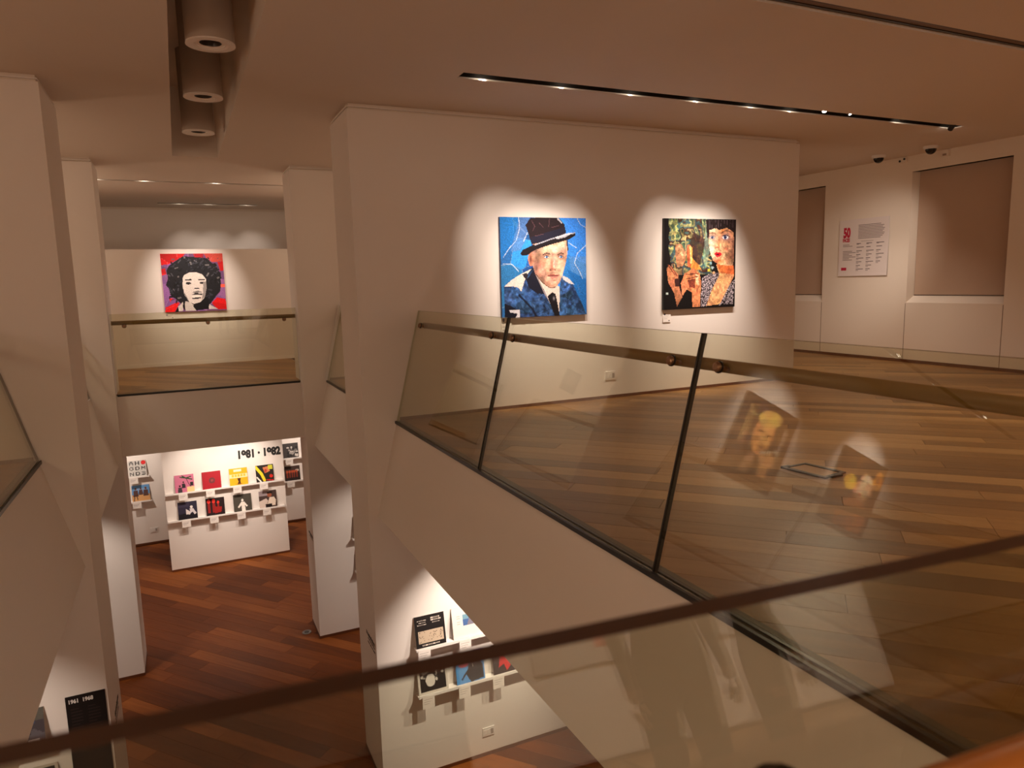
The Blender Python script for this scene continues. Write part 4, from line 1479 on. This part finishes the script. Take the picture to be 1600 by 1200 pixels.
# floor boxes
o = empty('floor_box', (4.35, 3.86, 0))
tag(o, 'rectangular floor box with black rim on the upper oak floor', 'floor box')
mb = MB()
A = [(4.19, 4.05), (4.46, 4.05), (4.50, 3.70), (4.24, 3.66)]
B = [(4.235, 4.025), (4.43, 4.03), (4.465, 3.725), (4.265, 3.695)]
n = 0
for k in range(4):
    j = (k + 1) % 4
    mb.prism([(*A[k], .001), (*A[j], .001), (*B[j], .001), (*B[k], .001)], (0, 0, .012))
mb.build('rim', [M_DARK], o)
m_ = MB().prism([(*p, .0005) for p in B], (0, 0, .004))
l_ = m_.build('lid', [M_WOOD_UP], o)
at = l_.data.attributes.new('tone', 'FLOAT', 'FACE')
at.data.foreach_set('value', [.7] * len(l_.data.polygons))
for yy in (4.06, 3.69):
    MB().box((4.30 if yy < 4 else 4.2, yy - .03, .001), (4.42 if yy < 4 else 4.28, yy, .016)).build('hinge', [M_DARK], o)
o = empty('floor_box', (1.56, 12.10, ZL))
tag(o, 'small round metal floor box beside the second right pier', 'floor box')
MB().lathe((1.56, 12.10, ZL), [(.001, .006), (.05, .006), (.055, .012), (.075, .012), (.08, .0)], 24).build('ring', [mat('ring_metal', (.25, .25, .25), .35, metal=.8)], o)
MB().lathe((1.56, 12.10, ZL), [(.001, .009), (.04, .009), (.045, .0)], 20).build('cap', [M_DARK], o)


# ------------------------------------------------------------------ pendant can downlights in the coffer
for y, lb in ((6.30, 'nearest white cylinder downlight in the ceiling coffer'), (7.98, 'middle white cylinder downlight in the ceiling coffer'),
              (9.73, 'farthest white cylinder downlight in the ceiling coffer')):
    c = (.40, y, ZC)
    o = empty('cylinder_downlight', (.40, y, ZC + .93))
    tag(o, lb, 'ceiling light', 'cylinder downlights in the coffer')
    MB().lathe(c, [(.178, .004), (.182, .01), (.182, .95)], 40).build('body', [M_CAN], o, True)
    MB().lathe(c, [(.182, .012), (.184, .0), (.128, -.002), (.118, .006), (.108, .006)], 40).build('ring', [M_RING], o)
    MB().lathe(c, [(.108, .006), (.104, .014), (.082, .016)], 40).build('inner_ring', [M_RING], o)
    MB().lathe(c, [(.082, .016), (.060, .09), (.001, .10)], 40).build('reflector', [mat('dark_reflector', (.03, .022, .018), .35)], o)


# ------------------------------------------------------------------ track spotlights
def head(parent, loc, to, r=.034, L=.11, lens=True):
    loc, to = Vector(loc), Vector(to)
    d = (to - loc).normalized()
    MB().tube(loc - d * L, loc - d * .012, r, 18).build('lamp_head', [M_DARK], parent)
    if lens:
        MB().tube(loc - d * .014, loc - d * .010, r * .8, 16).build('lens', [M_LENS], parent)
    MB().box((loc.x - .008, loc.y - .008, loc.z + .02), (loc.x + .008, loc.y + .008, ZC + .16)).build('stem', [M_STEEL], parent)


tr = empty('track_light', (6, 6.385, ZC + .15))
tag(tr, 'long recessed black track of spotlights above the painting wall', 'track light')
MB().box((2.54, 6.355, ZC + .15), (9.6, 6.415, ZC + .178)).build('track', [M_DARK], tr)
for x, to, wt, a_ in GAL_SPOTS:
    head(tr, (x, 6.385, 3.425 if x < 9 else 3.36), to)
tr = empty('track_light', (.8, 17.52, ZC + .12))
tag(tr, 'short black track of spotlights in the far ceiling', 'track light')
MB().box((-.2, 17.50, ZC + .12), (1.8, 17.54, ZC + .148)).build('track', [M_DARK], tr)
for x in (.21, .79, 1.6):
    head(tr, (x, 17.52, 3.42), (x + .2, 18.35, 1.7))
tr = empty('track_light', (.3, 14.1, ZC + .12))
tag(tr, 'thin recessed light track crossing the ceiling over the far bridge', 'track light')
MB().box((-1.2, 14.08, ZC + .12), (1.95, 14.12, ZC + .148)).build('track', [M_DARK], tr)
for x, to in ((-.35, (.2, 16, 1.7)), (.8, (.35, 16, 1.65)), (-1.1, (-1.1, 16, 1.5))):
    head(tr, (x, 14.1, 3.42), to)
tr = empty('track_light', (-4, 6.35, ZC + .12))
tag(tr, 'recessed spotlight track of the left room, glinting in the glass', 'track light')
MB().box((-6.4, 6.33, ZC + .12), (-1.7, 6.37, ZC + .148)).build('track', [M_DARK], tr)
for x, to in ((-2.0, (-3.0, 7.65, 1.7)), (-3.4, (-2.9, 7.65, 1.7)), (-4.4, (-5.3, 7.65, 1.7)), (-5.6, (-5.1, 7.65, 1.7))):
    head(tr, (x, 6.35, 3.41), to)


# ------------------------------------------------------------------ glass balustrades
def pane(parent, P, Q, H, nrm, t, gm, edge_mats):
    """glass sheet from foot P to foot Q, H = vector up the sheet, nrm = thickness direction; materials: glass, top edge, side edges"""
    P, Q, H, n = Vector(P), Vector(Q), Vector(H), Vector(nrm).normalized() * t
    v = [P, Q, Q + H, P + H, P + n, Q + n, Q + H + n, P + H + n]
    f = [(0, 1, 2, 3), (7, 6, 5, 4), (0, 4, 5, 1), (3, 2, 6, 7), (0, 3, 7, 4), (1, 5, 6, 2)]
    return link('glass_pane', v, f, [gm] + edge_mats, parent, [0, 0, 1, 1, 2, 2])


def bracket(parent, c, out, inn, mt=M_STEEL):
    """through-glass handrail bracket: cap disc on the void side, dark washer, stem and saddle"""
    c = Vector(c)
    o_ = Vector(out).normalized()
    b = MB().tube(c + o_ * .010, c + o_ * .024, .026, 20).tube(c + o_ * .024, c + o_ * .030, .024, 20, r2=.016).build('bracket', [mt], parent)
    MB().tube(c + o_ * .001, c + o_ * .010, .031, 20).build('washer', [M_SEAL], b)
    MB().tube(c - o_ * .004, Vector(inn), .011, 12).build('stem', [mt], b)
    return b


up = Vector((K, 0, 1)).normalized()
HS = 1.222 * math.sqrt(1 + K * K)
rb = empty('glass_balustrade', (2.12, 4, 0))
tag(rb, 'long leaning glass balustrade along the right edge of the void', 'balustrade')
seams = [7.672, 5.27, 2.885, .47]
for y1, y0 in zip(seams, seams[1:]):
    pane(rb, (2.118, y1 - .008, 0.0), (2.118, y0 + .008, 0.0), up * HS, (1, 0, -K), .020, M_GLASS, [M_GEDGE, M_GPALE if y1 > 7 else M_SEAL])
for y in seams[1:3]:
    P = Vector((2.114, y - .006, 0))
    mb = MB()
    mb.prism([P, P + Vector((0, .012, 0)), P + Vector((0, .012, 0)) + up * HS, P + up * HS], Vector((1, 0, -K)).normalized() * .030)
    mb.build('glass_seal', [M_SEAL], rb)
MB().box((2.098, .3, -.03), (2.118, 7.672, .0)).build('base_channel', [M_SEAL], rb)
MB().box((2.142, .3, -.03), (2.162, 7.672, .0)).build('base_channel', [M_SEAL], rb)
MB().box((2.162, .3, -.03), (2.198, 7.672, .001)).build('edge_strip', [M_CHAN], rb)
RX, RZ = 2.465, 1.058
MB().tube((RX, .62, RZ), (RX, 7.60, RZ), .033, 24, flat=.8).build('handrail', [M_RAIL], rb, True)
for y in (7.46, 5.51, 5.09, 3.08, 2.71, 1.05):
    z = 1.064
    bracket(rb, (2.118 + K * z, y, z), (-1, 0, K), (RX - .02, y, RZ - .01))

# behind the large pier: the same balustrade goes on
rc = empty('glass_balustrade', (2.12, 10.2, 0))
tag(rc, 'short leaning glass balustrade between the two right piers', 'balustrade')
for y1, y0 in ((11.75, 10.2), (10.18, 8.58)):
    pane(rc, (2.118, y1, 0.0), (2.118, y0, 0.0), up * HS, (1, 0, -K), .020, M_GLASS, [M_GEDGE, M_GPALE])
MB().box((2.098, 8.58, -.03), (2.118, 11.75, .0)).build('base_channel', [M_SEAL], rc)
MB().box((2.142, 8.58, -.03), (2.198, 11.75, .0)).build('edge_strip', [M_CHAN], rc)
MB().tube((RX, 8.65, RZ), (RX, 11.7, RZ), .033, 20, flat=.8).build('handrail', [M_RAIL], rc, True)
for y in (11.5, 10.4, 9.9, 8.9):
    bracket(rc, (2.118 + K * 1.06, y, 1.06), (-1, 0, K), (RX - .02, y, RZ - .01))
P = Vector((2.07, 11.735, .0))
MB().prism([P, P + Vector((.045, 0, 0)), P + Vector((.045, 0, 0)) + up * HS, P + up * HS], (0, .024, 0)).build('end_profile', [M_WHITE], rc)

# left edge of the void
lb_ = empty('glass_balustrade', (-1.27, 4, 0))
tag(lb_, 'leaning glass balustrade at the left edge before the left pier', 'balustrade')
upL = Vector((-K, 0, 1)).normalized()
for y1, y0 in ((7.59, 5.2), (5.18, 2.8), (2.78, .4)):
    pane(lb_, (-1.268, y0, 0.0), (-1.268, y1, 0.0), upL * HS, (-1, 0, -K), .020, M_GLASS, [M_GEDGE, M_GEDGE])
MB().box((-1.262, .8, -.03), (-1.248, 7.6, .0)).build('base_channel', [M_SEAL], lb_)
MB().box((-1.345, .8, -.03), (-1.29, 7.6, .0)).build('edge_strip', [M_CHAN], lb_)
MB().tube((-1.615, .95, RZ), (-1.615, 7.5, RZ), .033, 20, flat=.8).build('handrail', [M_RAIL], lb_, True)
for y in (7.3, 5.5, 4.9, 3.1, 2.5):
    bracket(lb_, (-1.268 - K * 1.06, y, 1.06), (1, 0, K), (-1.595, y, RZ - .01))
ld = empty('glass_balustrade', (-1.27, 10.2, 0))
tag(ld, 'leaning glass balustrade hidden between the two left piers', 'balustrade')
pane(ld, (-1.268, 8.62, 0.0), (-1.268, 11.85, 0.0), upL * HS, (-1, 0, -K), .020, M_GLASS, [M_GEDGE, M_GEDGE])
MB().tube((-1.615, 8.7, RZ), (-1.615, 11.8, RZ), .033, 20, flat=.8).build('handrail', [M_RAIL], ld, True)

# far bridge
fb = empty('glass_balustrade', (.4, 11.98, 0))
tag(fb, 'upright glass balustrade across the far bridge', 'balustrade')
pane(fb, (-.925, 11.985, 0), (1.72, 11.985, 0), (0, 0, 1.195), (0, 1, 0), .02, M_GLASS, [M_GEDGE, M_GEDGE])
MB().box((-.925, 11.967, -.03), (1.72, 11.983, .0)).build('base_channel', [M_SEAL], fb)
MB().tube((-.92, 12.09, 1.058), (1.72, 12.09, 1.058), .032, 20, flat=.8).build('handrail', [M_RAIL], fb, True)
for x in (-.745, .40, 1.535):
    bracket(fb, (x, 11.985, 1.015), (0, -1, 0), (x, 12.085, 1.03))

# nearest balustrade, between the viewer and the void
nb = empty('glass_balustrade', (.4, .8, 0))
tag(nb, 'nearest glass balustrade crossing the bottom of the picture', 'balustrade')
dr = Vector((1, -.087, 0)).normalized()
top0 = Vector((.35, .500, 1.204))
nn = Vector((-dr.y, dr.x, 0)) * -1          # towards the viewer
upF = (Vector((0, 0, 1)) - nn * K).normalized()
foot = top0 - upF * (top0.z / upF.z)
thick = (Vector((0, 0, K)) + nn).normalized()
for s0, s1 in ((-1.6, 1.02), (1.04, 1.75)):
    pane(nb, foot + dr * s0, foot + dr * s1, upF * (top0.z / upF.z), nn, .026, M_GLASSF, [M_GEDGE2, M_GEDGE2])
MB().prism([foot + dr * -1.6 + Vector((0, -.02, -.03)), foot + dr * 1.75 + Vector((0, -.02, -.03)), foot + dr * 1.75 + Vector((0, .005, -.03)), foot + dr * -1.6 + Vector((0, .005, -.03))],
           (0, 0, .03)).build('base_channel', [M_SEAL], nb)
hr = foot + upF * 1.072 + nn * .085
MB().tube(hr + dr * -1.5, hr + dr * 1.2, .030, 24).build('handrail', [M_RAIL2], nb, True)
for s in (-.75, .128, 1.0):
    c = foot + dr * s + upF * 1.046
    bracket(nb, c, -thick, c + nn * .08, M_DARK)

# panels on the wall behind the viewer, only seen as reflections in the nearest glass
for x, lb in ((1.95, 'white text panel behind the viewer, left one reflected in near glass'), (3.55, 'white text panel behind the viewer, right one reflected in near glass')):
    a = Art(30, 44, (206, 198, 190)).rect(.1, .8, .25, .88, (190, 60, 70))
    for k in range(9):
        a.rect(.45, .1 + k * .05, .9, .12 + k * .05, (120, 110, 106))
    o = panel('wall_panel', a, .75, 1.1, .02, (150, 140, 130))
    o.rotation_euler = (0, 0, PI)
    o.location = (x, -5.2, .77)
    tag(o, lb, 'poster')


# ------------------------------------------------------------------ two visitors behind the viewer, seen as dark shapes in the nearest glass
M_COAT = mat('dark_cloth', (.030, .026, .026), .85, var=.2)
M_TROUSER = mat('trouser_cloth', (.045, .038, .034), .85, var=.2)
M_SKIN = mat('skin', rgb(196, 146, 118), .55)
M_HAIR = mat('hair', (.02, .014, .01), .7)


def visitor(x, y, turn, label, build, bend):
    """one continuous body grown from a jointed skeleton; facing -Y before it is turned"""
    P, E, Rr = [], [], []

    def add(p, r, fr=None):
        P.append(p)
        Rr.append(r if isinstance(r, tuple) else (r, r))
        if fr is not None:
            E.append((fr, len(P) - 1))
        return len(P) - 1
    b = build
    pel = add((0, 0, .98), (.155 * b, .115 * b))
    w_ = add((0, 0, 1.12), (.14 * b, .10 * b), pel)
    ch = add((0, -.01, 1.33), (.17 * b, .115 * b), w_)
    nk0 = add((0, .005, 1.47), (.085, .075), ch)
    nk = add((0, 0, 1.53), .055, nk0)
    hd = add((0, -.012, 1.60), (.07, .085), nk)
    hd2 = add((0, -.005, 1.69), (.078, .098), hd)
    add((0, .0, 1.755), (.05, .062), hd2)
    tips = []
    for s_ in (-1, 1):
        sh = add((s_ * .17 * b, .0, 1.43), .062, nk0)
        el = add((s_ * (.225 * b), .03, 1.15), .046, sh)
        wr = add((s_ * (.235 * b), -.04 - bend * (s_ > 0), .91 + .12 * bend), .030, el)
        pa = add((s_ * (.235 * b), -.055 - bend * (s_ > 0), .845 + .12 * bend), (.022, .036), wr)
        tips.append((s_, Vector(P[pa])))
        hp = add((s_ * .095, 0, .88), (.098, .10), pel)
        kn = add((s_ * .11, -.012, .50), .062, hp)
        an = add((s_ * .115, .02, .09), .042, kn)
        add((s_ * .125, -.12, .045), (.042, .030), an)
    me = bpy.data.meshes.new('body')
    me.from_pydata(P, E, [])
    o = bpy.data.objects.new('body', me)
    COL.objects.link(o)
    sm = o.modifiers.new('skin', 'SKIN')
    o.modifiers.new('sub', 'SUBSURF').levels = 2
    sv = me.skin_vertices[0].data if me.skin_vertices else None
    if sv is None:
        bpy.context.view_layer.objects.active = o
        me.attributes.new('skin_dummy', 'FLOAT', 'POINT')
    for i, r in enumerate(Rr):
        sv[i].radius = r
    sv[0].use_root = True
    dg = bpy.context.evaluated_depsgraph_get()
    m2 = bpy.data.meshes.new_from_object(o.evaluated_get(dg))
    bpy.data.objects.remove(o)
    m2.materials.clear()
    for q in (M_COAT, M_TROUSER, M_SKIN, M_DARK):
        m2.materials.append(q)
    for p in m2.polygons:
        c = p.center
        arm = abs(c.x) > .19 * b
        p.material_index = 2 if (c.z > 1.50 or (arm and c.z < .90 + .12 * bend)) else (0 if c.z > .93 else (1 if c.z > .09 else 3))
        p.use_smooth = True
    root = empty('person', (x, y, 0))
    tag(root, label, 'person')
    bo = bpy.data.objects.new('body', m2)
    COL.objects.link(bo)
    bo.parent = root
    for s_, c in tips:
        mb = MB()
        for k in range(4):
            q = c + Vector((s_ * .002, -.028 + .018 * k, -.03))
            L = (.052, .060, .056, .044)[k]
            mb.tube(q, q + Vector((-s_ * .004, -.006, -L * .55)), .0085, 8, r2=.008)
            mb.tube(q + Vector((-s_ * .004, -.006, -L * .55)), q + Vector((-s_ * .018, -.010, -L)), .008, 8, r2=.006)
        mb.tube(c + Vector((0, -.03, .0)), c + Vector((-s_ * .01, -.055, -.035)), .010, 8, r2=.008)
        f = mb.build('fingers', [M_SKIN], None, True)
        f.parent = root
    h = MB().lathe((0, .012, 1.70), [(.004, .115), (.05, .105), (.085, .07), (.100, .015), (.098, -.05), (.085, -.09)], 20).build('hair', [M_HAIR], None, True)
    h.parent = root
    nz = MB().tube((0, -.098, 1.665), (0, -.118, 1.64), .008, 8, r2=.012).build('nose', [M_SKIN], None, True)
    nz.parent = root
    for s_ in (-1, 1):
        e = MB().tube((s_ * .032, -.086, 1.672), (s_ * .032, -.094, 1.672), .010, 10).build('eye', [M_INK], None)
        e.parent = root
        e = MB().tube((s_ * .078, .0, 1.655), (s_ * .092, .005, 1.655), .026, 10, r2=.02).build('ear', [M_SKIN], None, True)
        e.parent = root
    mo = MB().box((-.022, -.094, 1.612), (.022, -.086, 1.619)).build('mouth', [mat('lips', rgb(150, 80, 70), .5)], None)
    mo.parent = root
    root.rotation_euler = (0, 0, turn)
    return root


visitor(1.36, -1.85, PI * .95, 'person in dark clothes standing behind viewer, left shape in near glass', 1.0, .02)
visitor(1.86, -2.0, PI * .62, 'person in dark clothes turned sideways, right shape in near glass', .92, .06)
